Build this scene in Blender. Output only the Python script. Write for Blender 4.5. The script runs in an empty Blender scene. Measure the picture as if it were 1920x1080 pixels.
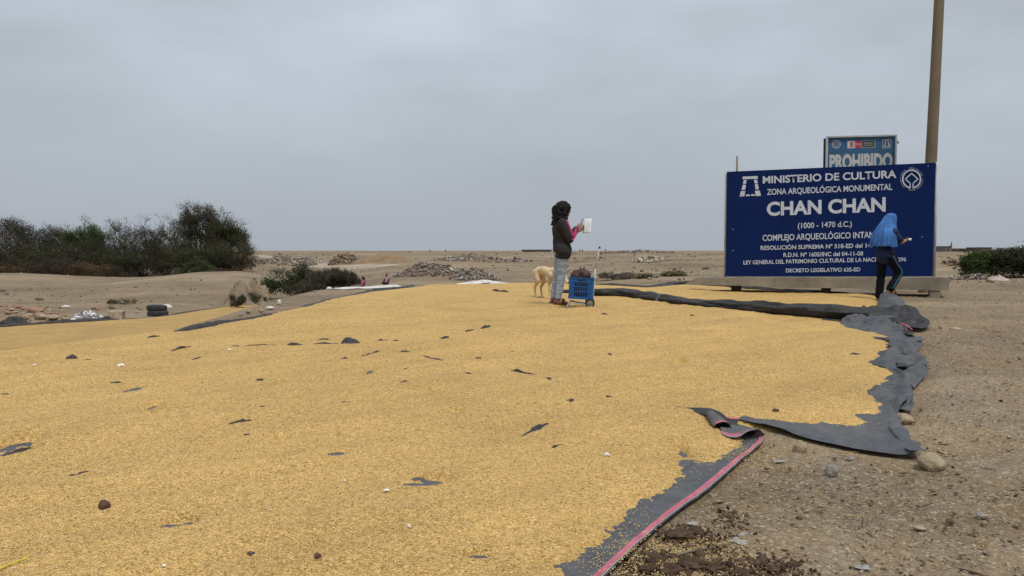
import bpy, bmesh, math, random
import numpy as np
from mathutils import Vector, Matrix, Euler
from mathutils.geometry import delaunay_2d_cdt

# ------------------------------------------------------------------ camera, sky, sun, exposure
scene = bpy.context.scene
COL = scene.collection
F = 1567.0                      # focal length in pixels of the 1920 px wide photograph
CAMZ = 1.5
PITCH = math.atan(70.0 / F)
cam_data = bpy.data.cameras.new('camera')
cam_data.sensor_width = 36.0
cam_data.lens = 36.0 * F / 1920.0
cam_data.clip_start = 0.05
cam_data.clip_end = 20000.0
cam = bpy.data.objects.new('camera', cam_data)
COL.objects.link(cam)
cam.location = (0, 0, CAMZ)
cam.rotation_euler = (math.pi / 2 - PITCH, 0, 0)
scene.camera = cam

SUN_EL, SUN_AZ = math.radians(62), math.radians(150)     # azimuth measured clockwise from +Y
world = bpy.data.worlds.new('World')
scene.world = world
world.use_nodes = True
nt = world.node_tree
for n in list(nt.nodes):
    nt.nodes.remove(n)
def wn(t, **kw):
    n = nt.nodes.new(t)
    for k, v in kw.items():
        setattr(n, k, v)
    return n
w_out = wn('ShaderNodeOutputWorld'); w_bg = wn('ShaderNodeBackground')
w_sky = wn('ShaderNodeTexSky', sky_type='NISHITA', sun_disc=False, sun_elevation=SUN_EL, sun_rotation=SUN_AZ)
w_sky.air_density = 1.0; w_sky.dust_density = 4.0
w_tc = wn('ShaderNodeTexCoord')
w_map = wn('ShaderNodeMapping'); w_map.inputs['Scale'].default_value = (1.0, 1.0, 2.6)
w_n1 = wn('ShaderNodeTexNoise'); w_n1.inputs['Scale'].default_value = 2.1; w_n1.inputs['Detail'].default_value = 5; w_n1.inputs['Roughness'].default_value = 0.5
w_n2 = wn('ShaderNodeTexNoise'); w_n2.inputs['Scale'].default_value = 6.0; w_n2.inputs['Detail'].default_value = 5; w_n2.inputs['Roughness'].default_value = 0.55
w_sep = wn('ShaderNodeSeparateXYZ')
nt.links.new(w_tc.outputs['Generated'], w_map.inputs['Vector'])
nt.links.new(w_map.outputs['Vector'], w_n1.inputs['Vector']); nt.links.new(w_map.outputs['Vector'], w_n2.inputs['Vector'])
nt.links.new(w_tc.outputs['Generated'], w_sep.inputs['Vector'])
# cloud deck: overcast sky, brighter overhead than at the horizon
w_el = wn('ShaderNodeMapRange'); w_el.inputs['From Min'].default_value = 0.0; w_el.inputs['From Max'].default_value = 1.0
w_el.inputs['To Min'].default_value = 0.92; w_el.inputs['To Max'].default_value = 1.95
nt.links.new(w_sep.outputs['Z'], w_el.inputs['Value'])
def wmath(op, a, b):
    n = wn('ShaderNodeMath', operation=op)
    for i, v in enumerate((a, b)):
        if isinstance(v, (int, float)): n.inputs[i].default_value = v
        else: nt.links.new(v, n.inputs[i])
    return n.outputs[0]
c1 = wmath('MULTIPLY', wmath('SUBTRACT', w_n1.outputs[0], 0.5), 0.95)
c2 = wmath('MULTIPLY', wmath('SUBTRACT', w_n2.outputs[0], 0.5), 0.16)
clouds = wmath('ADD', 1.0, wmath('ADD', c1, c2))
# less cloud structure low over the horizon (mist)
w_fade = wn('ShaderNodeMapRange'); w_fade.inputs['From Min'].default_value = 0.0; w_fade.inputs['From Max'].default_value = 0.22
nt.links.new(w_sep.outputs['Z'], w_fade.inputs['Value'])
clouds = wmath('ADD', 1.0, wmath('MULTIPLY', wmath('SUBTRACT', clouds, 1.0), w_fade.outputs[0]))
lum = wmath('MULTIPLY', clouds, w_el.outputs[0])
w_col = wn('ShaderNodeVectorMath', operation='SCALE')
w_col.inputs[0].default_value = (0.400, 0.440, 0.492)
nt.links.new(lum, w_col.inputs['Scale'])
w_skys = wn('ShaderNodeVectorMath', operation='SCALE'); w_skys.inputs['Scale'].default_value = 0.06
nt.links.new(w_sky.outputs['Color'], w_skys.inputs[0])
w_mix = wn('ShaderNodeMix', data_type='RGBA'); w_mix.inputs[0].default_value = 0.93
nt.links.new(w_skys.outputs[0], w_mix.inputs[6]); nt.links.new(w_col.outputs[0], w_mix.inputs[7])
nt.links.new(w_mix.outputs[2], w_bg.inputs['Color'])
w_bg.inputs['Strength'].default_value = 0.80
nt.links.new(w_bg.outputs[0], w_out.inputs['Surface'])

sun_d = bpy.data.lights.new('sun', 'SUN')
sun_d.energy = 1.5; sun_d.angle = math.radians(12); sun_d.color = (1.0, 0.96, 0.9)
sun = bpy.data.objects.new('sun', sun_d); COL.objects.link(sun)
sd_ = Vector((math.sin(SUN_AZ) * math.cos(SUN_EL), math.cos(SUN_AZ) * math.cos(SUN_EL), math.sin(SUN_EL)))
sun.rotation_euler = (-sd_).to_track_quat('-Z', 'Y').to_euler()
sun.location = (0, 0, 30)

vs = scene.view_settings
vs.view_transform = 'Standard'; vs.look = 'None'; vs.gamma = 1.0; vs.use_curve_mapping = False
vs.exposure = 0.50
scene.render.engine = 'CYCLES'
scene.cycles.max_bounces = 5
scene.cycles.diffuse_bounces = 3
scene.cycles.use_denoising = True

RNG = np.random.default_rng(11)
random.seed(7)

# ------------------------------------------------------------------ numeric helpers
def sstep(a, b, x):
    t = np.clip((x - a) / (b - a), 0, 1)
    return t * t * (3 - 2 * t)

def mix(a, b, t):
    return a + (b - a) * t

def _hash(ix, iy, seed):
    h = (ix.astype(np.int64) * 374761393 + iy.astype(np.int64) * 668265263 + seed * 982451653) & 0x7fffffff
    h = ((h ^ (h >> 13)) * 1274126177) & 0x7fffffff
    h = (h ^ (h >> 16)) & 0xffff
    return h / 65535.0

def vnoise(x, y, seed=0):
    x = np.asarray(x, float); y = np.asarray(y, float)
    ix = np.floor(x); iy = np.floor(y)
    fx = x - ix; fy = y - iy
    fx = fx * fx * fx * (fx * (fx * 6 - 15) + 10); fy = fy * fy * fy * (fy * (fy * 6 - 15) + 10)
    a = _hash(ix, iy, seed); b = _hash(ix + 1, iy, seed); c = _hash(ix, iy + 1, seed); d = _hash(ix + 1, iy + 1, seed)
    return (a + (b - a) * fx) * (1 - fy) + (c + (d - c) * fx) * fy - 0.5     # -0.5 .. 0.5

def fbm(x, y, seed=0, octaves=4, gain=0.5):
    s = 0; amp = 1.0; f = 1.0
    for o in range(octaves):
        s = s + amp * vnoise(x * f + 17.3 * o, y * f - 9.1 * o, seed + o)
        amp *= gain; f *= 2.03
    return s

def poly_sd(x, y, poly):
    """signed distance to a closed polygon, positive inside"""
    x = np.asarray(x, float); y = np.asarray(y, float)
    d = np.full(x.shape, 1e18); inside = np.zeros(x.shape, bool)
    n = len(poly)
    for i in range(n):
        ax, ay = poly[i][0], poly[i][1]; bx, by = poly[(i + 1) % n][0], poly[(i + 1) % n][1]
        ex, ey = bx - ax, by - ay
        L = ex * ex + ey * ey + 1e-12
        t = np.clip(((x - ax) * ex + (y - ay) * ey) / L, 0, 1)
        d = np.minimum(d, (x - ax - t * ex) ** 2 + (y - ay - t * ey) ** 2)
        if ay != by:
            c = ((ay > y) != (by > y)) & (x < (bx - ax) * (y - ay) / (by - ay) + ax)
            inside ^= c
    d = np.sqrt(d)
    return np.where(inside, d, -d)

# ------------------------------------------------------------------ terrain height
DROP = [(-40, 2.0), (-14, 5.6), (-9, 7.1), (-5.2, 8.4), (-4.66, 9.2), (-4.2, 10.2), (-4.05, 12.0), (-4.2, 14.8), (-4.5, 18.4), (-4.35, 20.4),
        (-2.4, 21.2), (0.3, 22.6), (2.4, 23.6), (5.6, 26), (14, 29), (60, 34), (60, -40), (-40, -40)]
MOUNDS = []      # (x, y, radius_x, radius_y, height) added to the ground

def T(x, y):
    x = np.asarray(x, float); y = np.asarray(y, float)
    yy = np.maximum(y, 1.0)
    a = x / yy
    k = 0.07
    A = 0.05 * np.maximum(y, -4.0)
    plat = -k * np.log(np.exp(-A / k) + math.exp(-0.585 / k))
    plat = plat + 0.035 * fbm(x / 3.1, y / 3.1, 3, 2) * sstep(1, 5, y)
    low = mix(-0.5, 0.30, sstep(-0.30, -0.10, a))
    low = mix(low, 0.585, sstep(0.02, 0.20, a))
    left = sstep(-0.22, -0.33, a)
    crest = 42 + 2.5 * fbm(x / 7.0, 0 * x, 8, 2)
    dune = sstep(crest - 8.5, crest, y) * (0.78 + 0.75 * vnoise(x / 6.5 + 3.1, 0 * x, 21)) - 0.55 * sstep(crest + .5, crest + 5, y) * sstep(crest + 15, crest + 9, y)
    low = low + left * dune
    farz = 1.27 + 0.16 * fbm(x / 19.0, y / 27.0, 5, 3) * sstep(300, 90, y)
    ramp0 = mix(42.0, 47.0, left)
    low = mix(low, farz, sstep(ramp0, 125, y))
    rel = 0.55 - np.abs(fbm(x / 13.0, y / 15.0, 14, 3)) * 2.0
    low = low + (0.20 * rel + 0.12 * fbm(x / 4.5, y / 4.5, 19, 3)) * sstep(25, 36, y) * sstep(170, 70, y)
    sd = poly_sd(x, y, DROP)
    m = sstep(-2.7, 0.1, sd)
    z = mix(low, plat, m)
    for (mx, my, rx, ry, h) in MOUNDS:
        q = ((x - mx) / rx) ** 2 + ((y - my) / ry) ** 2
        z = z + h * np.exp(-q * 1.6)
    return z

CP, SP = math.cos(PITCH), math.sin(PITCH)
def ray(px, py):
    u = (px - 960.0) / F; v = (540.0 - py) / F
    return np.array([u, CP + v * SP, -SP + v * CP])

def W(px, py, h=0.0, ymin=1.5, ymax=400.0):
    """where the ray through a photo pixel meets the ground raised by h"""
    d = ray(px, py)
    ts = ymin * (ymax / ymin) ** np.linspace(0, 1, 700)
    p = d[None, :] * (ts / d[1])[:, None]
    z = p[:, 2] + CAMZ - (T(p[:, 0], p[:, 1]) + h)
    idx = np.where(z < 0)[0]
    if len(idx) == 0:
        q = p[-1]; return Vector((q[0], q[1], q[2] + CAMZ))
    i = idx[0]
    if i == 0:
        q = p[0]; return Vector((q[0], q[1], q[2] + CAMZ))
    f = z[i - 1] / (z[i - 1] - z[i])
    q = p[i - 1] + (p[i] - p[i - 1]) * f
    return Vector((q[0], q[1], q[2] + CAMZ))

def AT(px, py, Y):
    """point on the ray through a pixel at depth Y"""
    d = ray(px, py); d = d * (Y / d[1])
    return Vector((d[0], d[1], d[2] + CAMZ))

def GZ(x, y):
    return float(T(np.array([x]), np.array([y]))[0])

# ------------------------------------------------------------------ object helpers
def fast_mesh(name, verts, faces, smooth=False):
    me = bpy.data.meshes.new(name)
    verts = np.asarray(verts, np.float32)
    if isinstance(faces, np.ndarray):
        nf, k = faces.shape
        me.vertices.add(len(verts)); me.vertices.foreach_set('co', verts.ravel())
        me.loops.add(nf * k); me.loops.foreach_set('vertex_index', faces.astype(np.int32).ravel())
        me.polygons.add(nf)
        me.polygons.foreach_set('loop_start', np.arange(nf, dtype=np.int32) * k)
        me.polygons.foreach_set('loop_total', np.full(nf, k, np.int32))
        me.update(calc_edges=True)
    else:
        me.from_pydata([tuple(v) for v in verts], [], faces); me.update()
    if smooth:
        me.polygons.foreach_set('use_smooth', np.ones(len(me.polygons), bool))
    return me

def face_color(me, cols, name='tint'):
    """per-face colour attribute"""
    at = me.attributes.new(name, 'FLOAT_COLOR', 'FACE')
    c = np.ones((len(me.polygons), 4), np.float32); c[:, :3] = cols
    at.data.foreach_set('color', c.ravel())

def obj(name, me, mat=None, parent=None, loc=None, rot=None):
    o = bpy.data.objects.new(name, me)
    if mat is not None and me is not None and len(me.materials) == 0:
        me.materials.append(mat)
    COL.objects.link(o)
    if parent is not None: o.parent = parent
    if loc is not None: o.location = loc
    if rot is not None: o.rotation_euler = rot
    return o

def tag(o, label=None, cat=None, group=None, kind=None):
    if label: o['label'] = label
    if cat: o['category'] = cat
    if group: o['group'] = group
    if kind: o['kind'] = kind
    return o

def empty(name, loc=(0, 0, 0), rz=0.0):
    o = bpy.data.objects.new(name, None); COL.objects.link(o)
    o.location = loc; o.rotation_euler = (0, 0, rz); o.empty_display_size = 0.2
    return o

def bm_mesh(name, bm, smooth=False):
    me = bpy.data.meshes.new(name); bm.to_mesh(me); bm.free()
    if smooth: me.polygons.foreach_set('use_smooth', np.ones(len(me.polygons), bool))
    return me

def box_bm(bm, c, s, rot=None, bevel=0.0):
    r = bmesh.ops.create_cube(bm, size=1.0)
    vsn = r['verts']
    M = Matrix.Translation(c) @ (rot.to_4x4() if rot is not None else Matrix.Identity(4)) @ Matrix.Diagonal((*s, 1))
    bmesh.ops.transform(bm, matrix=M, verts=vsn)
    if bevel:
        es = list({e for v in vsn for e in v.link_edges})
        bmesh.ops.bevel(bm, geom=es, offset=bevel, segments=1, affect='EDGES')

def tube_np(path, radii, sides=8, cap=True):
    """tube along a path -> verts, quads"""
    path = [Vector(p) for p in path]; n = len(path)
    V = []; Fq = []
    up = Vector((0, 0, 1))
    prev = None
    for i, p in enumerate(path):
        t = (path[min(i + 1, n - 1)] - path[max(i - 1, 0)]).normalized()
        if prev is None:
            a = up if abs(t.dot(up)) < 0.9 else Vector((1, 0, 0))
            u = t.cross(a).normalized()
        else:
            u = (prev - t * prev.dot(t)).normalized()
        prev = u; w = t.cross(u)
        r = radii[i] if hasattr(radii, '__len__') else radii
        for k in range(sides):
            an = 2 * math.pi * k / sides
            V.append(p + (u * math.cos(an) + w * math.sin(an)) * r)
    for i in range(n - 1):
        for k in range(sides):
            k2 = (k + 1) % sides
            Fq.append((i * sides + k, i * sides + k2, (i + 1) * sides + k2, (i + 1) * sides + k))
    if cap:
        Fq.append(tuple(range(sides))[::-1]); Fq.append(tuple((n - 1) * sides + k for k in range(sides)))
    return [tuple(v) for v in V], Fq

def tubes_mesh(name, list_of, smooth=True):
    V = []; Fc = []
    for path, rad, sides in list_of:
        v, f = tube_np(path, rad, sides); b = len(V)
        V += v; Fc += [tuple(i + b for i in q) for q in f]
    return fast_mesh(name, V, Fc, smooth)

def catmull(P, n):
    """resample control points (k x d array) to n points with a Catmull-Rom spline"""
    P = np.asarray(P, float); k = len(P)
    if k == 2:
        t = np.linspace(0, 1, n)[:, None]; return P[0] + (P[1] - P[0]) * t
    Q = np.vstack([2 * P[0] - P[1], P, 2 * P[-1] - P[-2]])
    t = np.linspace(0, k - 1, n); i = np.minimum(t.astype(int), k - 2); f = (t - i)[:, None]
    p0, p1, p2, p3 = Q[i], Q[i + 1], Q[i + 2], Q[i + 3]
    return 0.5 * (2 * p1 + (p2 - p0) * f + (2 * p0 - 5 * p1 + 4 * p2 - p3) * f ** 2 + (3 * p1 - p0 - 3 * p2 + p3) * f ** 3)

def grid_surface(name, rows, nu, nv, smooth=True, noise=0.0, seed=1, nscale=9.0):
    """smooth sheet through a grid of 3D control points"""
    A = np.array([[list(p) for p in r] for r in rows], float)       # R x C x 3
    B = np.stack([catmull(A[:, c], nu) for c in range(A.shape[1])], 1)
    C = np.stack([catmull(B[i], nv) for i in range(nu)], 0)
    if noise:
        s = np.arange(nu)[:, None] * np.ones((1, nv)); t = np.ones((nu, 1)) * np.arange(nv)[None]
        C[:, :, 2] += noise * fbm(C[:, :, 0] * nscale, C[:, :, 1] * nscale, seed, 3)
    V = C.reshape(-1, 3)
    ii = np.arange(nu - 1)[:, None] * nv + np.arange(nv - 1)[None]
    Q = np.stack([ii, ii + 1, ii + nv + 1, ii + nv], -1).reshape(-1, 4)
    return fast_mesh(name, V, Q, smooth), C

def solidify(o, t, offset=-1):
    m = o.modifiers.new('thickness', 'SOLIDIFY'); m.thickness = t; m.offset = offset
    return o

# ------------------------------------------------------------------ materials
class NT:
    def __init__(s, name):
        s.m = bpy.data.materials.new(name); s.m.use_nodes = True
        s.t = s.m.node_tree; s.b = s.t.nodes['Principled BSDF']
        s.co = None
    def node(s, typ, **kw):
        n = s.t.nodes.new(typ)
        for k, v in kw.items(): setattr(n, k, v)
        return n
    def link(s, a, b): s.t.links.new(a, b)
    def coord(s):
        if s.co is None:
            g = s.node('ShaderNodeTexCoord'); s.co = g.outputs['Object']
        return s.co
    def mapped(s, scale=(1, 1, 1), rot=(0, 0, 0)):
        m = s.node('ShaderNodeMapping'); m.inputs['Scale'].default_value = scale; m.inputs['Rotation'].default_value = rot
        s.link(s.coord(), m.inputs['Vector']); return m.outputs[0]
    def rot_then_scale(s, rz, scale):
        a = s.node('ShaderNodeMapping'); a.inputs['Rotation'].default_value = (0, 0, rz); s.link(s.coord(), a.inputs['Vector'])
        b = s.node('ShaderNodeMapping'); b.inputs['Scale'].default_value = scale; s.link(a.outputs[0], b.inputs['Vector'])
        return b.outputs[0]
    def noise(s, scale, detail=3, rough=0.55, vec=None, dist=0.0):
        n = s.node('ShaderNodeTexNoise'); n.inputs['Scale'].default_value = scale; n.inputs['Detail'].default_value = detail
        n.inputs['Roughness'].default_value = rough; n.inputs['Distortion'].default_value = dist
        s.link(vec if vec is not None else s.coord(), n.inputs['Vector']); return n.outputs[0]
    def voro(s, scale, out='Distance', feature='F1', vec=None):
        n = s.node('ShaderNodeTexVoronoi', feature=feature); n.inputs['Scale'].default_value = scale
        s.link(vec if vec is not None else s.coord(), n.inputs['Vector']); return n.outputs[out]
    def ramp(s, fac, stops):
        r = s.node('ShaderNodeValToRGB'); e = r.color_ramp.elements
        while len(e) > 1: e.remove(e[-1])
        for i, (p, c) in enumerate(stops):
            c4 = (c, c, c, 1) if isinstance(c, (int, float)) else (*c, 1)
            if i == 0: e[0].position = p; e[0].color = c4
            else: k = e.new(p); k.color = c4
        s.link(fac, r.inputs[0]); return r.outputs[0]
    def mixc(s, fac, a, b, mode='MIX'):
        n = s.node('ShaderNodeMix', data_type='RGBA', blend_type=mode)
        for i, v in ((0, fac), (6, a), (7, b)):
            if isinstance(v, (int, float)): n.inputs[i].default_value = v
            elif isinstance(v, tuple): n.inputs[i].default_value = (*v, 1)
            else: s.link(v, n.inputs[i])
        return n.outputs[2]
    def math(s, op, a, b=0.0):
        n = s.node('ShaderNodeMath', operation=op)
        for i, v in enumerate((a, b)):
            if isinstance(v, (int, float)): n.inputs[i].default_value = v
            else: s.link(v, n.inputs[i])
        return n.outputs[0]
    def bump(s, h, strength=0.5, dist=0.01, prev=None):
        n = s.node('ShaderNodeBump'); n.inputs['Strength'].default_value = strength; n.inputs['Distance'].default_value = dist
        s.link(h, n.inputs['Height'])
        if prev is not None: s.link(prev, n.inputs['Normal'])
        return n.outputs[0]
    def done(s, color, rough=0.85, normal=None, spec=0.3):
        if isinstance(color, tuple): s.b.inputs['Base Color'].default_value = (*color, 1)
        else: s.link(color, s.b.inputs['Base Color'])
        if isinstance(rough, (int, float)): s.b.inputs['Roughness'].default_value = rough
        else: s.link(rough, s.b.inputs['Roughness'])
        s.b.inputs['Specular IOR Level'].default_value = spec
        if normal is not None: s.link(normal, s.b.inputs['Normal'])
        return s.m

def simple_mat(name, c, rough=0.8, var=0.25, scale=6.0, bump=0.3, bdist=0.01, spec=0.3, fine=40.0):
    n = NT(name)
    f = n.noise(scale, 4, 0.6)
    lo = tuple(v * (1 - var) for v in c); hi = tuple(min(1, v * (1 + var)) for v in c)
    col = n.ramp(f, [(0.3, lo), (0.7, hi)])
    b = n.bump(n.noise(fine, 4, 0.6), bump, bdist)
    return n.done(col, rough, b, spec)

def attr_mat(name, rough=0.85, trans=0.0, attr='tint', spec=0.2, var=0.0, bump=0.0):
    n = NT(name)
    a = n.node('ShaderNodeAttribute'); a.attribute_name = attr
    col = a.outputs['Color']
    if var:
        col = n.mixc(1.0, col, n.ramp(n.noise(9.0, 4, 0.65), [(0.25, 1 - var), (0.75, 1 + var * 0.6)]), 'MULTIPLY')
    nb = n.bump(n.noise(30.0, 4, 0.6), bump, 0.02) if bump else None
    m = n.done(col, rough, nb, spec)
    if trans:
        tr = n.node('ShaderNodeBsdfTranslucent'); n.link(a.outputs['Color'], tr.inputs['Color'])
        mx = n.node('ShaderNodeMixShader'); mx.inputs[0].default_value = trans
        out = n.t.nodes['Material Output']
        n.link(n.b.outputs[0], mx.inputs[1]); n.link(tr.outputs[0], mx.inputs[2]); n.link(mx.outputs[0], out.inputs['Surface'])
    return m

def ground_material():
    n = NT('sandy_earth')
    big = n.noise(0.16, 6, 0.65)
    mid = n.noise(1.7, 5, 0.65)
    fine = n.noise(26.0, 4, 0.7)
    sand = n.ramp(big, [(0.32, (0.155, 0.102, 0.056)), (0.48, (0.235, 0.168, 0.098)), (0.66, (0.310, 0.232, 0.142))])
    c = n.mixc(n.ramp(mid, [(0.42, 0.0), (0.66, 0.55)]), sand, (0.255, 0.215, 0.165))
    c = n.mixc(n.ramp(n.noise(3.3, 4, 0.7), [(0.52, 0.0), (0.70, 0.5)]), c, (0.185, 0.120, 0.070))
    c = n.mixc(1.0, c, n.ramp(n.noise(0.5, 4, 0.6, n.mapped((0.25, 1.0, 1.0))), [(0.35, 0.66), (0.65, 1.10)]), 'MULTIPLY')  # darker soil bands, with relief shading put into the colour
    c = n.mixc(1.0, c, n.ramp(fine, [(0.25, 0.62), (0.52, 1.0), (0.75, 1.32)]), 'MULTIPLY')
    # grit: small pale and dark specks
    vcol = n.voro(75.0, 'Color')
    sep = n.node('ShaderNodeSeparateColor'); n.link(vcol, sep.inputs[0])
    c = n.mixc(n.ramp(sep.outputs[0], [(0.86, 0.0), (0.90, 0.6)]), c, (0.13, 0.095, 0.065))
    c = n.mixc(n.ramp(sep.outputs[1], [(0.88, 0.0), (0.93, 0.6)]), c, (0.43, 0.36, 0.26))
    b = n.bump(n.noise(7.0, 5, 0.7), 0.5, 0.05)
    b = n.bump(fine, 0.7, 0.012, b)
    b = n.bump(n.voro(60.0), 0.25, 0.004, b)
    return n.done(c, 0.95, b, 0.15)

def rice_material(name, k=1.0):
    n = NT(name)
    vec = n.mapped((1.0, 1.9, 1.0), (0, 0, 0.5))
    vcol = n.voro(105.0, 'Color', vec=vec); vd = n.voro(105.0, 'Distance', vec=vec)
    sep = n.node('ShaderNodeSeparateColor'); n.link(vcol, sep.inputs[0])
    g = n.ramp(sep.outputs[0], [(0.0, (0.37 * k, 0.205 * k, 0.060 * k)), (0.22, (0.60 * k, 0.368 * k, 0.115 * k)),
                                (0.6, (0.76 * k, 0.485 * k, 0.165 * k)), (1.0, (0.90 * k, 0.635 * k, 0.265 * k))])
    g = n.mixc(n.ramp(vd, [(0.30, 0.0), (0.75, 0.65)]), g, (0.24 * k, 0.135 * k, 0.035 * k))
    clump = n.noise(34.0, 4, 0.75)
    g = n.mixc(1.0, g, n.ramp(clump, [(0.28, 0.50), (0.45, 0.92), (0.62, 1.06), (0.8, 1.15)]), 'MULTIPLY')
    g = n.mixc(1.0, g, n.ramp(n.noise(1.3, 5, 0.65), [(0.3, 0.88), (0.7, 1.08)]), 'MULTIPLY')
    g = n.mixc(n.ramp(n.noise(0.35, 4, 0.6), [(0.45, 0.0), (0.75, 0.25)]), g, (0.56 * k, 0.365 * k, 0.13 * k))
    g = n.mixc(1.0, g, n.ramp(n.noise(1.0, 4, 0.6, n.rot_then_scale(-0.585, (0.6, 3.6, 1.0))), [(0.30, 0.88), (0.55, 1.01), (0.75, 1.07)]), 'MULTIPLY')  # furrow shading put into the colour as darker streaks along the rake lines
    b = n.bump(n.noise(11.0, 4, 0.7), 0.7, 0.04)
    b = n.bump(clump, 0.8, 0.014, b)
    b = n.bump(vd, 0.7, 0.005, b)
    return n.done(g, 0.8, b, 0.25)

def tarp_material(name, c=(0.058, 0.062, 0.070), dust=(0.165, 0.152, 0.135), dfac=0.5):
    n = NT(name)
    f = n.noise(2.4, 6, 0.7); f2 = n.noise(14.0, 4, 0.7)
    col = n.mixc(n.ramp(f, [(0.40, 0.0), (0.75, dfac)]), c, dust)
    col = n.mixc(1.0, col, n.ramp(f2, [(0.3, 0.75), (0.7, 1.2)]), 'MULTIPLY')
    def crease(sc, ds):
        q = n.math('ABSOLUTE', n.math('SUBTRACT', n.noise(sc, 2, 0.5, None, ds), 0.5)); return n.ramp(q, [(0.0, 1.0), (0.10, 0.25), (0.3, 0.0)])
    b = n.bump(crease(2.6, 0.8), 0.5, 0.03)
    b = n.bump(crease(7.0, 0.5), 0.28, 0.012, b)
    b = n.bump(n.noise(160.0, 2, 0.5), 0.25, 0.002, b)
    return n.done(col, n.ramp(f, [(0.3, 0.5), (0.7, 0.8)]), b, 0.4)

M = {}
M['ground'] = ground_material()
M['rice'] = rice_material('rice_grain')
M['rice_low'] = rice_material('rice_grain_less_lit', 0.80)  # lower grain, own tint plus weaker light put into a darker colour
M['tarp'] = tarp_material('grey_woven_tarp')
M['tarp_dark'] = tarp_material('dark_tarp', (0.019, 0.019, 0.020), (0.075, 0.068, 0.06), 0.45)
M['tarp_brown'] = tarp_material('brown_black_tarp', (0.028, 0.017, 0.014), (0.09, 0.06, 0.045), 0.35)
M['pink'] = simple_mat('pink_selvedge', (0.42, 0.115, 0.15), 0.7, 0.25, 12, 0.3, 0.004)
M['white_thread'] = simple_mat('pale_selvedge', (0.45, 0.40, 0.42), 0.7, 0.2, 15, 0.2, 0.003)
M['rock'] = simple_mat('weathered_rock', (0.31, 0.245, 0.165), 0.92, 0.35, 7, 0.8, 0.02, 0.2, 25)
M['rock_grey'] = simple_mat('grey_rock', (0.24, 0.215, 0.185), 0.92, 0.35, 7, 0.8, 0.02, 0.2, 25)
M['rock_brown'] = simple_mat('brown_rock', (0.10, 0.055, 0.035), 0.92, 0.35, 12, 0.8, 0.01, 0.2, 40)
M['concrete'] = simple_mat('rough_concrete', (0.235, 0.200, 0.150), 0.93, 0.28, 2.5, 0.6, 0.015, 0.2, 35)
M['pole'] = simple_mat('stained_concrete_pole', (0.175, 0.135, 0.092), 0.9, 0.22, 1.2, 0.35, 0.006, 0.2, 40)
M['white_cloth'] = simple_mat('white_sheet', (0.56, 0.53, 0.485), 0.85, 0.2, 3, 0.4, 0.02)
M['clod'] = simple_mat('dark_moist_earth', (0.075, 0.046, 0.029), 0.95, 0.4, 14, 0.9, 0.012, 0.15, 45)
M['attr_rubble'] = attr_mat('rubble_pieces', 0.93, 0, 'tint', 0.15, 0.3, 0.5)
M['leaf'] = attr_mat('foliage', 0.7, 0.28)
M['bark'] = simple_mat('grey_brown_bark', (0.085, 0.066, 0.050), 0.92, 0.3, 9, 0.7, 0.02)

# ------------------------------------------------------------------ outlines read off the photograph, laid on the ground
def PW(pts): 
    return [(lambda w: (w.x, w.y))(W(*p)) for p in pts]

RICE_EDGE_RIGHT = [(1048, 1075), (1139, 1017), (1177, 979), (1230, 940), (1287, 902), (1335, 870), (1385, 846), (1399, 832), (1397, 822),
                   (1380, 818), (1350, 808), (1345, 796), (1390, 793), (1440, 799), (1530, 804), (1600, 806), (1640, 799), (1666, 778), (1664, 757),
                   (1641, 742), (1660, 745), (1668, 735), (1664, 722), (1690, 706), (1672, 697), (1644, 688), (1655, 672), (1676, 650), (1680, 640),
                   (1650, 628), (1600, 618), (1588, 606), (1640, 592), (1648, 570), (1640, 556)]
RICE_EDGE_BACK = [(1560, 552), (1450, 547), (1380, 541), (1290, 535), (1210, 541), (1120, 536), (980, 533), (860, 534), (790, 539),
                  (749, 543), (677, 551), (618, 563), (578, 576), (513, 590), (440, 605), (392, 615), (340, 624)]
RICE_POLY = [(-0.2, 1.6)] + [(0.12, 2.7)] + PW(RICE_EDGE_RIGHT) + PW(RICE_EDGE_BACK) + \
            [(-4.9, 10.8), (-5.9, 9.4), (-9.5, 8.0), (-15, 6.4), (-17, 2), (-9, 1.2)]
LOW_POLY = [(-24, 10), (-20, 19.5)] + PW([(0, 616), (80, 610), (150, 606), (275, 598), (350, 588), (425, 576), (480, 567)]) + \
           [(-7.6, 30.0), (-6.6, 24), (-6.4, 19), (-6.1, 14.5), (-6.2, 11.6), (-7.4, 10.2), (-14, 8.6)]
PATCHES = [(250, 735, 16, 8), (285, 770, 15, 8), (28, 845, 30, 14), (328, 993, 34, 7), (352, 988, 14, 6), (795, 913, 40, 9), (783, 903, 12, 4), (630, 857, 16, 5),
           (850, 780, 14, 5), (1303, 880, 34, 17), (1278, 855, 10, 9), (693, 702, 8, 7), (1272, 686, 12, 4), (895, 1052, 26, 7), (527, 829, 12, 4),
           (1636, 790, 22, 7), (520, 728, 5, 4), (1215, 948, 20, 9), (1195, 968, 18, 9), (1135, 912, 8, 3)]
PATCH_W = []
for (px, py, rx, ry) in PATCHES:
    c = W(px, py); e = W(px + rx, py); f_ = W(px, py - ry)
    PATCH_W.append((c.x, c.y, abs(e.x - c.x), abs(f_.y - c.y)))

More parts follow.
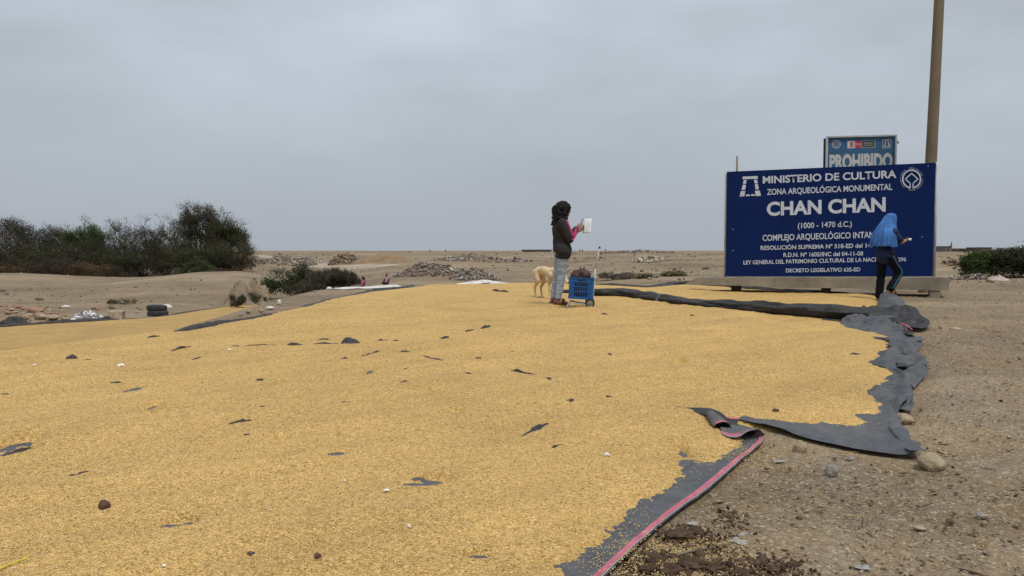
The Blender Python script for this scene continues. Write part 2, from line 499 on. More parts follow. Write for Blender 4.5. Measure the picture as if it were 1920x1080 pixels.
def rice_t(x, y, poly, depth=0.040, patches=(), seed=0):
    """thickness of the grain layer above the ground"""
    sd = poly_sd(x, y, poly)
    rag = 0.05 * fbm(x * 3.5, y * 3.5, 31 + seed, 3) + 0.05 * fbm(x * 19, y * 19, 37 + seed, 4, 0.65)
    e = sd + rag
    t = depth * (1 - np.exp(-np.maximum(e, 0) / 0.10)) + np.minimum(e, 0) * 0.3 + 0.010
    # raked furrows and shallow heaps
    ca, sa = 0.83, 0.55
    al = x * ca + y * sa; ac = -x * sa + y * ca
    inner = sstep(0.0, 0.5, sd)
    fur = 0.024 * fbm(al / 1.6, ac / 0.26, 41 + seed, 2) + 0.034 * fbm(x / 0.9, y / 0.9, 45 + seed, 2) + 0.007 * fbm(x / 0.12, y / 0.12, 49 + seed, 3)
    t = t + fur * inner + 0.004 * fbm(x * 45, y * 45, 53 + seed, 2)
    for (cx, cy, rx, ry) in patches:
        q = np.sqrt(((x - cx) / rx) ** 2 + ((y - cy) / ry) ** 2)
        near = q < 2.2
        if near.any():
            k = sstep(1.7, 0.55, q[near])
            t[near] = t[near] * (1 - k) + k * (0.003 + 0.020 * fbm(x[near] * 13, y[near] * 21, 61, 4, 0.6))
    return t, sd

def RZ(x, y):
    """top of the grain layer (or of the ground where there is none)"""
    x = np.array([x], float); y = np.array([y], float)
    return float(T(x, y)[0] + max(0.0, rice_t(x, y, RICE_POLY, 0.036, PATCH_W)[0][0]))

def polar(r0, r1, dr, a0, a1, da):
    nr = int(math.log(r1 / r0) / dr) + 1
    r = r0 * np.exp(np.linspace(0, math.log(r1 / r0), nr))
    a = np.radians(np.arange(a0, a1 + da * 0.5, da))
    R, A_ = np.meshgrid(r, a, indexing='ij')
    return R * np.sin(A_), R * np.cos(A_)

def sheet_from(X, Y, Z, keep=None):
    nr, na = X.shape
    V = np.stack([X, Y, Z], -1).reshape(-1, 3)
    ii = np.arange(nr - 1)[:, None] * na + np.arange(na - 1)[None]
    Q = np.stack([ii, ii + 1, ii + na + 1, ii + na], -1).reshape(-1, 4)[:, ::-1]
    if keep is not None:
        k = keep.reshape(-1)
        Q = Q[k[Q].any(1)]
        used = np.zeros(len(V), bool); used[Q.ravel()] = True
        remap = np.cumsum(used) - 1
        V = V[used]; Q = remap[Q]
    return V, Q

# ---- ground: one sheet to the horizon
TARP_ZONE = [(-0.1, 1.0)] + PW([(1150, 1080), (1275, 965), (1436, 830), (1720, 868), (1700, 790), (1745, 690), (1735, 640), (1750, 612), (1700, 560), (1450, 540), (1120, 530), (860, 528), (600, 560), (330, 625)]) + [(-5.5, 9.4), (-16, 7), (-16, 2)]
rings = np.concatenate([[0.3, 0.8], 1.3 * np.exp(np.linspace(0, math.log(4200 / 1.3), 620))])
fine_a = np.arange(-44, 44.01, 0.22); coarse = np.concatenate([np.arange(48, 312.1, 4.0)])
ang = np.radians(np.concatenate([fine_a, coarse, [316.0]]))
Rr, Aa = np.meshgrid(rings, ang, indexing='ij')
gx, gy = Rr * np.sin(Aa), Rr * np.cos(Aa)
gz = T(gx, gy)
zone = np.minimum(poly_sd(gx, gy, TARP_ZONE), 9)
out = sstep(0.05, -0.25, zone)
lowz = sstep(0.0, -0.3, poly_sd(gx, gy, LOW_POLY))
gz = gz - 0.012 * (1 - out) + out * lowz * (0.028 * fbm(gx * 2.2, gy * 2.2, 71, 4) * sstep(60, 10, Rr) + 0.012 * fbm(gx * 11, gy * 11, 75, 3) * sstep(25, 6, Rr))
V, Q = sheet_from(gx, gy, gz)
ground = obj('ground', fast_mesh('ground', V, Q, True), M['ground'])
tag(ground, 'sandy brown earth with grit, running out to the horizon', 'ground', kind='structure')

# ---- the spread grain
X, Y = polar(1.6, 27.0, 0.0036, -75, 40, 0.21)
t, sdv = rice_t(X, Y, RICE_POLY, 0.036, PATCH_W)
V, Q = sheet_from(X, Y, T(X, Y) + t, keep=sdv > -0.16)
rice = obj('spread_grain', fast_mesh('spread_grain', V, Q, True), M['rice'])
tag(rice, 'broad golden layer of rice grain spread to dry over the grey tarps', 'grain', kind='stuff')
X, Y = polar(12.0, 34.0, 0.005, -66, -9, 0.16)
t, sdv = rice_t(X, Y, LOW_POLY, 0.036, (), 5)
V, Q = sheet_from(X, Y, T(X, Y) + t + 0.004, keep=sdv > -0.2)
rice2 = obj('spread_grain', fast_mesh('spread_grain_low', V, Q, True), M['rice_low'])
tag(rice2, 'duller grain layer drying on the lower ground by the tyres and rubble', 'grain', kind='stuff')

# ------------------------------------------------------------------ tarps
def cloth_patch(name, poly, mat, parent, base=0.016, amp=0.02, step=0.05, seed=0, freq=5.0, ridge=True, edge_fade=0.06, stretch=None, lift=None):
    """flat sheet over a world XY outline, following the ground with wrinkles"""
    P = []
    n = len(poly)
    for i in range(n):
        a = np.array(poly[i][:2], float); b = np.array(poly[(i + 1) % n][:2], float)
        k = max(1, int(np.linalg.norm(b - a) / step))
        for j in range(k): P.append(a + (b - a) * j / k)
    P = np.array(P); nb = len(P)
    P[:, 0] += 0.25 * step * vnoise(P[:, 0] * 9, P[:, 1] * 9, seed); P[:, 1] += 0.25 * step * vnoise(P[:, 0] * 9 + 5, P[:, 1] * 9, seed + 1)
    gx_ = np.arange(P[:, 0].min(), P[:, 0].max(), step); gy_ = np.arange(P[:, 1].min(), P[:, 1].max(), step)
    GX, GY = np.meshgrid(gx_, gy_); GX = GX.ravel(); GY = GY.ravel()
    GX = GX + step * 0.3 * (RNG.random(GX.shape) - 0.5); GY = GY + step * 0.3 * (RNG.random(GY.shape) - 0.5)
    sdg = poly_sd(GX, GY, P)
    k = sdg > step * 0.55
    pts = np.vstack([P, np.stack([GX[k], GY[k]], 1)])
    res = delaunay_2d_cdt([Vector(p) for p in pts], [(i, (i + 1) % nb) for i in range(nb)], [list(range(nb))], 1, 1e-5)
    vo = np.array([list(v) for v in res[0]]); fo = [f for f in res[2]]
    x, y = vo[:, 0], vo[:, 1]
    xs, ys = x, y
    if stretch:
        ca, sa = math.cos(stretch[0]), math.sin(stretch[0]); xs, ys = (x * ca + y * sa) / stretch[1], -x * sa + y * ca
    nz = fbm(xs * freq, ys * freq, seed + 7, 4, 0.55)
    if ridge:
        wx = xs * freq + 1.3 * fbm(x * 2.1, y * 2.1, seed + 31, 2); wy = ys * freq + 1.3 * fbm(x * 2.1 + 7, y * 2.1, seed + 33, 2)
        r1 = 1 - np.abs(fbm(wx * .8, wy * .8, seed + 7, 2)) * 3.2
        r2 = 1 - np.abs(fbm(wx * 2.1 + 3, wy * 2.1, seed + 17, 2)) * 3.2
        nz = 0.62 * np.maximum(r1, -0.4) + 0.30 * np.maximum(r2, -0.4) - 0.15
    sde = np.maximum(poly_sd(x, y, P), 0)
    z = T(x, y) + base + amp * np.maximum(nz, -0.25) * mix(0.15, 1.0, sstep(0, edge_fade, sde))
    if lift is not None: z = z + lift(x, y)
    me = fast_mesh(name, np.stack([x, y, z], 1), fo, True)
    return obj(name, me, mat, parent)

def bulge(items):
    """raised folds: list of (x0,y0,x1,y1,width,height)"""
    def f(x, y):
        z = np.zeros_like(x)
        for (x0, y0, x1, y1, w, h) in items:
            ex, ey = x1 - x0, y1 - y0; L = ex * ex + ey * ey + 1e-9
            t = np.clip(((x - x0) * ex + (y - y0) * ey) / L, 0, 1)
            d = np.hypot(x - x0 - t * ex, y - y0 - t * ey)
            z = np.maximum(z, h * np.exp(-(d / w) ** 2))
        return z
    return f

def fold_line(pts, w, h):
    q = PW(pts)
    return [(q[i][0], q[i][1], q[i + 1][0], q[i + 1][1], w, h) for i in range(len(q) - 1)]

# near tarp, with the pink-striped hem
near = empty('drying_tarp', W(1200, 985)); tag(near, 'grey tarp with pink striped hem curling up beside the bare earth', 'tarp')
bpy.context.view_layer.update()
def keep_world(o, parent):
    o.parent = parent; o.matrix_parent_inverse = Matrix.Translation(parent.location).inverted(); return o

HEM = [(1095, 1120, 960, 1120), (1139, 1075, 1020, 1075), (1211, 1008, 1110, 1010), (1268, 960, 1170, 955), (1335, 912, 1240, 905), (1383, 868, 1300, 868), (1426, 833, 1360, 838), (1434, 819, 1372, 826)]
near_poly = PW([(h[0], h[1]) for h in HEM]) + PW([(1405, 803), (1330, 786)]) + [(-1.2, 8.2), (-5.2, 8.3), (-9, 7.0), (-12, 2.5), (-3, 1.2), (0.1, 2.2)]
keep_world(cloth_patch('sheet', near_poly, M['tarp'], None, 0.010, 0.006, 0.11, 3, 2.0, False), near)

rows = []
for (ex, ey, ix, iy) in HEM:
    rows.append([W(ix, iy, 0.012), W(ix * .6 + ex * .4, iy * .6 + ey * .4, 0.016), W(ix * .25 + ex * .75, iy * .25 + ey * .75, 0.024), W(ex, ey, 0.022)])
rows += [[W(1376, 820, 0.012), W(1392, 818, 0.02), W(1412, 816, 0.035), W(1431, 812, 0.055)],
         [W(1384, 808, 0.012), W(1396, 806, 0.03), W(1408, 806, 0.05), W(1420, 806, 0.085)],
         [W(1384, 800, 0.015), W(1390, 802, 0.035), W(1398, 806, 0.055), W(1403, 810, 0.075)],
         [W(1376, 797, 0.02), W(1380, 803, 0.035), W(1383, 811, 0.045), W(1387, 819, 0.045)],
         [W(1362, 797, 0.02), W(1364, 804, 0.03), W(1367, 812, 0.035), W(1370, 821, 0.04)],
         [W(1350, 795, 0.02), W(1350, 801, 0.03), W(1352, 808, 0.035), W(1354, 816, 0.04)]]
me, C = grid_surface('hem', rows, 110, 12, noise=0.008, seed=4)
hem = solidify(keep_world(obj('hem', me, M['tarp']), near), 0.004)
def edge_ribbon(C, t0, t1, dz, mat, name, parent, n0=0, n1=None):
    A = C[n0:n1]
    nv = A.shape[1] - 1
    def atv(t):
        f = t * nv; i = min(int(f), nv - 1); return A[:, i] + (A[:, i + 1] - A[:, i]) * (f - i)
    a = atv(t0) + np.array([0, 0, dz]); b = atv(t1) + np.array([0, 0, dz])
    V = np.concatenate([a, b]); n = len(a)
    i = np.arange(n - 1); Q = np.stack([i, i + 1, n + i + 1, n + i], 1)
    return obj(name, fast_mesh(name, V, Q, True), mat, parent)
for (t0, t1, m_, nm) in ((0.76, 0.93, M['pink'], 'hem_stripe'), (0.945, 0.97, M['white_thread'], 'hem_thread')):
    r_ = edge_ribbon(C, t0, t1, 0.005, m_, nm, None); r_.parent = hem

# curled tube of the hem: rim facing the viewer, narrowing to the back
rim = [(1387, 820, .05), (1369, 821, .045), (1355, 816, .05), (1344, 808, .07), (1339, 801, .10), (1342, 796, .13), (1349, 792.5, .15), (1358, 791.5, .16), (1366, 795, .15), (1371, 802, .12), (1373, 810, .08)]
mid_ = [(1372, 808, .04), (1358, 808, .04), (1346, 803, .05), (1337, 796, .06), (1332, 789, .08), (1334, 784, .11), (1339, 781, .13), (1346, 780, .13), (1352, 783, .11), (1356, 789, .08), (1358, 797, .05)]
end_ = [(1345, 789, .02), (1338, 788, .02), (1331, 784, .02), (1326, 779, .03), (1324, 775, .04), (1326, 772, .06), (1330, 770, .07), (1334, 770, .07), (1338, 772, .06), (1341, 777, .04), (1343, 783, .02)]
Yr = W(1360, 812).y
def RP(p, dy):      # ray at a fixed depth
    return AT(p[0], p[1], Yr + dy)
rows = [[RP(p, 0.0 + 0.0 * i) for i, p in enumerate(rim)], [RP(p, 0.12) for p in mid_], [RP(p, 0.30) for p in end_]]
me, C2 = grid_surface('curl', rows, 14, 40, noise=0.0)
curl = solidify(keep_world(obj('curled_corner', me, M['tarp']), near), 0.004, 1)
Cr = np.transpose(C2, (1, 0, 2))[:, ::-1]
r_ = edge_ribbon(Cr, 0.90, 1.0, 0.0, M['pink'], 'hem_stripe', None)
r_.data.vertices.foreach_set('co', (np.array([v.co[:] for v in r_.data.vertices]) + np.array([0, -0.006, 0.004])).astype(np.float32).ravel())
r_.parent = curl
# tail running back under the grain and the turned-up triangular flap
rows = [[AT(1268, 762, Yr + .62), AT(1268, 763.5, Yr + .60)], [AT(1299, 764.2, Yr + .52), AT(1299, 772, Yr + .46)], [AT(1329, 765, Yr + .42), AT(1325, 779, Yr + .30)],
        [AT(1351, 772.6, Yr + .33), AT(1342, 786, Yr + .22)], [AT(1365, 783, Yr + .24), AT(1356, 794, Yr + .12)], [AT(1387, 784.4, Yr + .22), AT(1375, 809, Yr + .07)]]
me, C3 = grid_surface('tail', rows, 40, 6)
tail = solidify(keep_world(obj('folded_tail', me, M['tarp_dark']), near), 0.004)  # dark material paints in the shade on this folded face
rib = edge_ribbon(C3[30:], 0.0, 0.14, 0.004, M['pink'], 'hem_stripe', None); rib.parent = tail

# far tarp: front edge with its pointed corner, crumpled right edge
far = empty('drying_tarp', W(1690, 800)); tag(far, 'grey tarp with a pointed corner stretched beside a large stone, its right edge crumpled', 'tarp')
front = PW([(1350, 788), (1390, 792), (1440, 806), (1520, 828), (1600, 846), (1660, 855), (1723, 862), (1712, 848), (1702, 836), (1694, 816), (1690, 795), (1685, 770), (1676, 742), (1640, 740), (1560, 770), (1440, 780)])
keep_world(cloth_patch('front_sheet', front, M['tarp'], None, 0.018, 0.018, 0.035, 11, 3.5, True, 0.05, (0.15, 2.5),
    bulge(fold_line([(1723, 862), (1690, 838), (1676, 805), (1672, 760)], 0.05, 0.035) + fold_line([(1723, 862), (1650, 840), (1560, 826)], 0.03, 0.012) + fold_line([(1395, 797), (1480, 815), (1560, 832)], 0.025, 0.018))), far)
side = PW([(1655, 800), (1680, 792), (1690, 782), (1706, 762), (1712, 748), (1708, 740), (1720, 727), (1735, 712), (1741, 700), (1736, 690), (1724, 684), (1712, 682), (1700, 676), (1720, 664),
           (1729, 648), (1727, 640), (1710, 632), (1680, 618), (1650, 610), (1620, 603), (1600, 602), (1580, 607), (1572, 613), (1600, 622), (1650, 632), (1668, 644),
           (1665, 660), (1635, 668), (1640, 676), (1628, 684), (1645, 690), (1668, 698), (1672, 706), (1655, 716), (1640, 735), (1625, 738), (1640, 760), (1650, 780)])
keep_world(cloth_patch('crumpled_edge', side, M['tarp'], None, 0.022, 0.095, 0.026, 23, 3.6, True, 0.08, (1.2, 1.8),
    bulge(fold_line([(1690, 785), (1700, 755), (1698, 738)], 0.07, 0.07) + fold_line([(1690, 672), (1715, 682), (1733, 690)], 0.05, 0.09) + fold_line([(1668, 655), (1690, 650), (1722, 642)], 0.06, 0.06)
          + fold_line([(1590, 608), (1640, 612), (1690, 626)], 0.12, 0.08) + fold_line([(1700, 725), (1730, 702)], 0.05, 0.05) + fold_line([(1670, 645), (1690, 668), (1660, 685)], 0.05, 0.06))), far)
# collapsed pocket on the right edge
rows = [[AT(p[0], p[1], W(1700, 770).y + p[2]) for p in r] for r in (
    [(1682, 776, .0), (1686, 765, .0), (1689, 750, .05), (1692, 738, .15)], [(1692, 772, -.05), (1699, 760, -.06), (1703, 745, .05), (1700, 736, .18)], [(1705, 761, .0), (1711, 752, .0), (1712, 744, .08), (1706, 737, .2)])]
me, _ = grid_surface('pocket', rows, 14, 16, noise=0.03, seed=9)
solidify(keep_world(obj('pocket', me, M['tarp']), far), 0.004)

# rolled tarp between the two grain fields
def crumpled_roll(name, path_px, rad, mat, seed, sides=40, n=240, flat=0.75, amp=0.35):
    P = catmull(np.array([list(W(p[0], p[1])) + [p[2] if len(p) > 2 else 1.0] for p in path_px]), n)
    V = []
    s = np.concatenate([[0], np.cumsum(np.linalg.norm(np.diff(P[:, :3], axis=0), axis=1))])
    for i in range(n):
        tdir = P[min(i + 1, n - 1), :3] - P[max(i - 1, 0), :3]; tdir[2] = 0; tdir /= np.linalg.norm(tdir)
        side_ = np.array([tdir[1], -tdir[0], 0])
        an = 2 * math.pi * np.arange(sides) / sides
        ring = np.ones(sides) * rad * P[i, 3]
        tw = 0.8 * math.sin(s[i] * 1.3 + seed)
        nz = fbm(s[i] * 1.1 + 0 * an, np.minimum(an, 2 * math.pi - an) * 2.3 + tw, seed, 3)
        nz2 = 0.5 - np.abs(fbm(s[i] * 0.5 + 0 * an, np.cos(an + tw) * 2.2 + 9, seed + 5, 2)) * 3
        ring = ring * (1 + amp * nz * 1.2 + amp * 0.5 * nz2)
        z0 = GZ(P[i, 0], P[i, 1])
        for k in range(sides):
            p = np.array([P[i, 0], P[i, 1], z0]) + side_ * ring[k] * 1.45 * math.cos(an[k])
            zz = ring[k] * flat * (1 + math.sin(an[k]))
            V.append((p[0], p[1], z0 + 0.015 + zz))
    Q = []
    for i in range(n - 1):
        for k in range(sides):
            k2 = (k + 1) % sides
            Q.append((i * sides + k, i * sides + k2, (i + 1) * sides + k2, (i + 1) * sides + k))
    Q.append(tuple(range(sides))[::-1]); Q.append(tuple((n - 1) * sides + k for k in range(sides)))
    return obj(name, fast_mesh(name, V, Q, True), mat)

roll = crumpled_roll('rolled_tarp', [(1030, 552, .35), (1075, 553, .5), (1118, 556, .75), (1180, 559, .8), (1235, 568, .75), (1300, 577, .6), (1370, 585, .7), (1430, 590, .85), (1500, 597, .9), (1570, 602, 1.0), (1620, 603, 1.0)], 0.135, M['tarp_dark'], 5)
tag(roll, 'long dark tarp rolled up across the grain between the woman and the sign', 'tarp')
# peaked fold standing up on the roll
def flap(name, pts, parent, mat, n=14, noise=0.015, seed=2):
    me, _ = grid_surface(name, pts, n, n, noise=noise, seed=seed)
    o = solidify(obj(name, me, mat), 0.004)
    if parent is not None:
        o.parent = parent; o.matrix_parent_inverse = parent.matrix_basis.inverted()
    return o
Yp = W(1235, 570).y
flap('peaked_fold', [[AT(1222, 575, Yp - .25), AT(1227, 567, Yp - .1), AT(1233, 552, Yp)], [AT(1238, 571, Yp - .25), AT(1240, 562, Yp - .1), AT(1238, 551, Yp)], [AT(1258, 571, Yp - .15), AT(1255, 565, Yp), AT(1249, 558, Yp + .1)]], roll, M['tarp'])
# right end of the roll, fanned out in folds
end_poly = PW([(1540, 606), (1560, 596), (1600, 588), (1640, 586), (1680, 586), (1712, 588), (1728, 598), (1744, 610), (1742, 618), (1728, 623), (1708, 621), (1690, 614), (1650, 604), (1610, 602), (1575, 608)])
eo = cloth_patch('fanned_end', end_poly, M['tarp_dark'], None, 0.045, 0.085, 0.022, 37, 5.5, True, 0.05, (-0.30, 4.5),
    bulge(fold_line([(1560, 600), (1640, 592), (1715, 594)], 0.07, 0.07) + fold_line([(1600, 600), (1670, 602), (1735, 616)], 0.05, 0.05)))
eo.parent = roll
me = None
for pts_, m_ in (([(1683, 607), (1697, 613), (1708, 621)], M['pink']),):
    v_, f_ = tube_np([W(p[0], p[1], 0.10) + Vector((0, -0.03, 0.02)) for p in pts_], [0.006, 0.011, 0.006], 6)
    o = obj('hem_stripe', fast_mesh('hem_stripe', v_, f_, True), m_); o.parent = eo
# bundle under the man's raised foot
bund = cloth_patch('tarp_bundle', PW([(1648, 588), (1646, 575), (1652, 562), (1664, 556), (1682, 557), (1692, 566), (1697, 580), (1696, 590), (1670, 594)]), M['tarp'], None, 0.02, 0.05, 0.03, 51, 4, True, 0.08,
    None, bulge(fold_line([(1660, 566), (1672, 574), (1680, 588)], 0.22, 0.13)))
tag(bund, 'grey tarp bunched into a hump under the walking person at the sign', 'tarp')

# dark reddish tarp edge along the back of the grain, in front of the concrete beam
def low_wall(name, pts, mat, n=140, seed=3, thick=0.06):
    """a tarp edge pushed up into a low standing fold; pts = (px, py_bottom, height_px)"""
    P = [W(p[0], p[1]) for p in pts]
    H = [p[2] * P[i].y / F for i, p in enumerate(pts)]
    A = catmull(np.array([[*P[i], H[i]] for i in range(len(pts))]), n)
    prof = [(0.9, -0.01), (0.7, 0.45), (0.25, 0.9), (-0.1, 1.0), (-0.5, 0.75), (-0.9, 0.1), (-1.2, -0.02)]
    V = []
    for i in range(n):
        t_ = A[min(i + 1, n - 1), :2] - A[max(i - 1, 0), :2]; t_ /= np.linalg.norm(t_); s_ = np.array([t_[1], -t_[0]])
        for k, (o_, z_) in enumerate(prof):
            w_ = thick * (1 + 0.9 * float(vnoise(np.array(i * .21), np.array(k * .7), seed)))
            V.append((A[i, 0] + s_[0] * o_ * w_, A[i, 1] + s_[1] * o_ * w_, A[i, 2] + max(A[i, 3], .004) * z_ * (1 + .5 * float(vnoise(np.array(i * .3), np.array(k * 1.1), seed + 2))) + 0.015))
    m_ = len(prof); i = np.arange(n - 1)[:, None] * m_ + np.arange(m_ - 1)[None]
    Q = np.stack([i, i + 1, i + m_ + 1, i + m_], -1).reshape(-1, 4)
    return obj(name, fast_mesh(name, V, Q, True), mat)
back = low_wall('tarp_edge', [(1105, 537, 3), (1150, 536, 4), (1210, 541, 4), (1250, 536, 5), (1290, 534, 6), (1340, 538, 7), (1390, 543, 8), (1450, 547, 6), (1520, 549, 4), (1590, 553, 3), (1640, 556, 2)], M['tarp_brown'], thick=0.10)
tag(back, 'dark reddish brown tarp edge pushed up along the foot of the concrete beam', 'tarp')
# left crest edge of the upper tarp and the edge round the lower grain
crest = low_wall('tarp_edge', [(318, 629, 1), (345, 624, 7), (375, 617, 8), (405, 611, 7), (440, 606, 6), (470, 602, 5), (500, 596, 6), (515, 591, 3), (560, 585, 2), (580, 576, 1.5), (620, 563, 1.5)], M['tarp_brown'], 120, 8, 0.10)
tag(crest, 'dark tarp edge folded along the crest between the upper and lower grain', 'tarp')
crest2 = low_wall('tarp_edge', [(620, 564, 2), (655, 557, 3), (690, 551, 5), (720, 547, 6), (748, 544, 5), (765, 542, 4)], M['tarp_dark'], 60, 12, 0.10)
tag(crest2, 'dark tarp fold lying before the white sheet near the seated people', 'tarp')
lowedge = low_wall('tarp_edge', [(-60, 622, 5), (0, 615, 6), (60, 612, 6), (100, 609, 7), (140, 606, 7), (180, 603, 5), (240, 600, 2), (290, 597, 2), (340, 589, 3), (380, 583, 2), (430, 576, 2), (478, 568, 2)], M['tarp_brown'], 160, 15, 0.16)
tag(lowedge, 'dark tarp edge along the far side of the lower grain, by the tyres', 'tarp')
low_sheet = cloth_patch('drying_tarp', [(p[0], p[1]) for p in LOW_POLY], M['tarp'], None, 0.008, 0.0, 0.4, 77, 1, False)
tag(low_sheet, 'dark tarp sheet under the lower grain beyond the crest', 'tarp')
upper = cloth_patch('sheet', [(-1.0, 8.4)] + PW([(1330, 786), (1400, 790), (1600, 790), (1650, 760), (1640, 700), (1640, 650), (1560, 610), (1200, 575), (1000, 552), (960, 540), (800, 541), (700, 551), (600, 572), (520, 590), (430, 608)]) + [(-4.4, 10.3), (-5.2, 8.6)], M['tarp'], None, 0.008, 0.0, 0.4, 78, 1, False)
keep_world(upper, far)

# sharp standing creases across the crumpled cloth; dark ones paint in fold shade
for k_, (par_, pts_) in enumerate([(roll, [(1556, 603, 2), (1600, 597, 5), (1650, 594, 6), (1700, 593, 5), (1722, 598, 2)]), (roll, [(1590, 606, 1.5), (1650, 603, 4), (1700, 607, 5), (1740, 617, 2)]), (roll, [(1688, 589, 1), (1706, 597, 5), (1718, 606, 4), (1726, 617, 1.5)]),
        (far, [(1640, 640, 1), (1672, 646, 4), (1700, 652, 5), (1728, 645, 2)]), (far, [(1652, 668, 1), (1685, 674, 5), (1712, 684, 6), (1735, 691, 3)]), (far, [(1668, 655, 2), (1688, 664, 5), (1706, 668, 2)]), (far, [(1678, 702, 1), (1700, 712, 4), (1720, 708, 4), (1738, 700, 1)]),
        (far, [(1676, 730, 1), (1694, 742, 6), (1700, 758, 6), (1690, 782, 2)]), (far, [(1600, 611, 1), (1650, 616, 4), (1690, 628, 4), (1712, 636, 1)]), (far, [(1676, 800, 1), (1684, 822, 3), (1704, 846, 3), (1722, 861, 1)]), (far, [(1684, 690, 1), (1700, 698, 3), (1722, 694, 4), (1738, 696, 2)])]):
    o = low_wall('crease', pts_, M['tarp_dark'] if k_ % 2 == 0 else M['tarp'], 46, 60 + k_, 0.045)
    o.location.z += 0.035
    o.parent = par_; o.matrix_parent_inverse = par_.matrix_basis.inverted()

# slivers of folded tarp showing through the grain
SLIV = [(122, 672, 146, 670, 7), (157, 673, 172, 673, 3), (318, 657, 360, 650, 4), (425, 649, 452, 648, 2), (455, 648, 520, 645, 2), (537, 645, 570, 644, 5), (585, 645, 637, 643, 3), (590, 637, 622, 636, 2.5),
        (704, 637, 727, 637, 3), (735, 640, 748, 640, 3), (675, 671, 715, 660, 3), (750, 660, 768, 660, 4), (785, 664, 832, 675, 2.5), (637, 677, 653, 675, 3), (350, 676, 388, 669, 2), (205, 718, 229, 716, 3),
        (478, 712, 496, 713, 4), (427, 793, 474, 786, 6), (455, 816, 470, 812, 2.5), (2, 851, 66, 839, 7), (130, 893, 173, 880, 4), (462, 1046, 483, 1038, 3), (750, 720, 766, 716, 2.5), (872, 623, 891, 620, 3.5),
        (902, 619, 921, 615, 5), (828, 637, 843, 630, 3.5), (953, 695, 1006, 705, 6), (1023, 712, 1036, 716, 3), (1134, 742, 1148, 744, 4), (1069, 756, 1076, 747, 3), (979, 820, 1031, 793, 8), (1031, 842, 1058, 834, 2.5),
        (922, 546, 954, 549, 5), (1125, 589, 1141, 590, 3), (1292, 590, 1304, 590, 3), (275, 634, 300, 632, 4), (0, 743, 20, 741, 2.5), (485, 765, 505, 763, 2), (890, 671, 905, 674, 2), (752, 690, 766, 693, 2),
        (1140, 663, 1146, 668, 2), (955, 657, 966, 657, 2), (636, 754, 660, 750, 2), (1590, 664, 1618, 663, 4), (870, 700, 884, 706, 2)]
def sliver(x0, y0, x1, y1, th, seed):
    a = W(x0, y0, 0.045); b = W(x1, y1, 0.045)
    n = 12; V = []; Fc = []
    s_ = Vector((b.y - a.y, -(b.x - a.x), 0)).normalized()
    if s_.y > 0: s_ = -s_
    hh = th * 0.9 * a.y / F
    for i in range(n):
        t_ = i / (n - 1); p = a.lerp(b, t_)
        z0 = RZ(p.x, p.y) - 0.004
        w_ = (math.sin(math.pi * t_) ** 0.7) * (0.75 + 0.9 * float(vnoise(np.array(i * .6), np.array(seed * 3.3), 5))) + 0.04
        c_ = 0.012 * float(vnoise(np.array(i * .5 + 9), np.array(seed * 2.1), 7))
        V += [tuple(Vector((p.x, p.y, z0 - 0.02)) + s_ * (0.02 + c_)), tuple(Vector((p.x, p.y, z0 + hh * w_ * 1.25)) + s_ * (0.012 * w_ + c_)),
              tuple(Vector((p.x, p.y, z0 + hh * w_ * 1.3)) + s_ * (c_ - 0.006)), tuple(Vector((p.x, p.y, z0 + 0.2 * hh * w_)) - s_ * (0.05 * w_ - c_)), tuple(Vector((p.x, p.y, z0 - 0.02)) - s_ * (0.06 * w_ - c_))]
    for i in range(n - 1):
        for k in range(4):
            Fc.append((i * 5 + k, i * 5 + k + 1, (i + 1) * 5 + k + 1, (i + 1) * 5 + k))
    return fast_mesh('exposed_fold', V, Fc, True)
for i, s_ in enumerate(SLIV):
    par = near if s_[1] > 700 else far
    keep_world(obj('exposed_fold', sliver(*s_, i), M['tarp_brown'] if i % 3 else M['tarp_dark']), par)
# raised loop of tarp standing out of the grain
Yl = W(655, 650).y
lo_ = flap('raised_fold', [[AT(636, 649, Yl - .05), AT(640, 642, Yl), AT(647, 634, Yl + .05), AT(654, 632, Yl + .1)], [AT(645, 651, Yl - .1), AT(651, 645, Yl - .04), AT(656, 637, Yl), AT(661, 634, Yl + .06)],
     [AT(664, 648, Yl - .08), AT(666, 644, Yl - .03), AT(669, 640, Yl), AT(670, 638, Yl + .05)], [AT(677, 652, Yl - .1), AT(678, 650, Yl - .08), AT(678, 649, Yl - .05), AT(678, 648, Yl)]], None, M['tarp_dark'], 16, 0.01)
keep_world(lo_, far)

# ------------------------------------------------------------------ the sign, its beam, the second sign and the pole
M['sign_blue'] = simple_mat('painted_blue_panel', (0.0030, 0.0150, 0.084), 0.55, 0.14, 1.6, 0.10, 0.004, 0.1, 60)
M['sign_white'] = simple_mat('painted_white_lettering', (0.50, 0.54, 0.60), 0.6, 0.12, 8, 0.05, 0.002)
M['sign2_blue'] = simple_mat('faded_blue_panel', (0.035, 0.105, 0.200), 0.5, 0.15, 2.5, 0.08, 0.003)
M['sign2_white'] = simple_mat('faded_white_lettering', (0.48, 0.49, 0.46), 0.6, 0.12, 8, 0.05, 0.002)
M['metal_pale'] = simple_mat('pale_painted_metal', (0.42, 0.43, 0.42), 0.5, 0.15, 5, 0.1, 0.003)
M['metal_dark'] = simple_mat('dark_metal', (0.03, 0.028, 0.03), 0.55, 0.2, 5, 0.1, 0.003)
M['emblem_red'] = simple_mat('red_print', (0.42, 0.035, 0.06), 0.6, 0.1, 9, 0.05, 0.002)
M['emblem_grey'] = simple_mat('grey_print', (0.055, 0.060, 0.062), 0.6, 0.1, 9, 0.05, 0.002)
M['wood'] = simple_mat('weathered_wood', (0.17, 0.14, 0.10), 0.9, 0.3, 6, 0.5, 0.006)

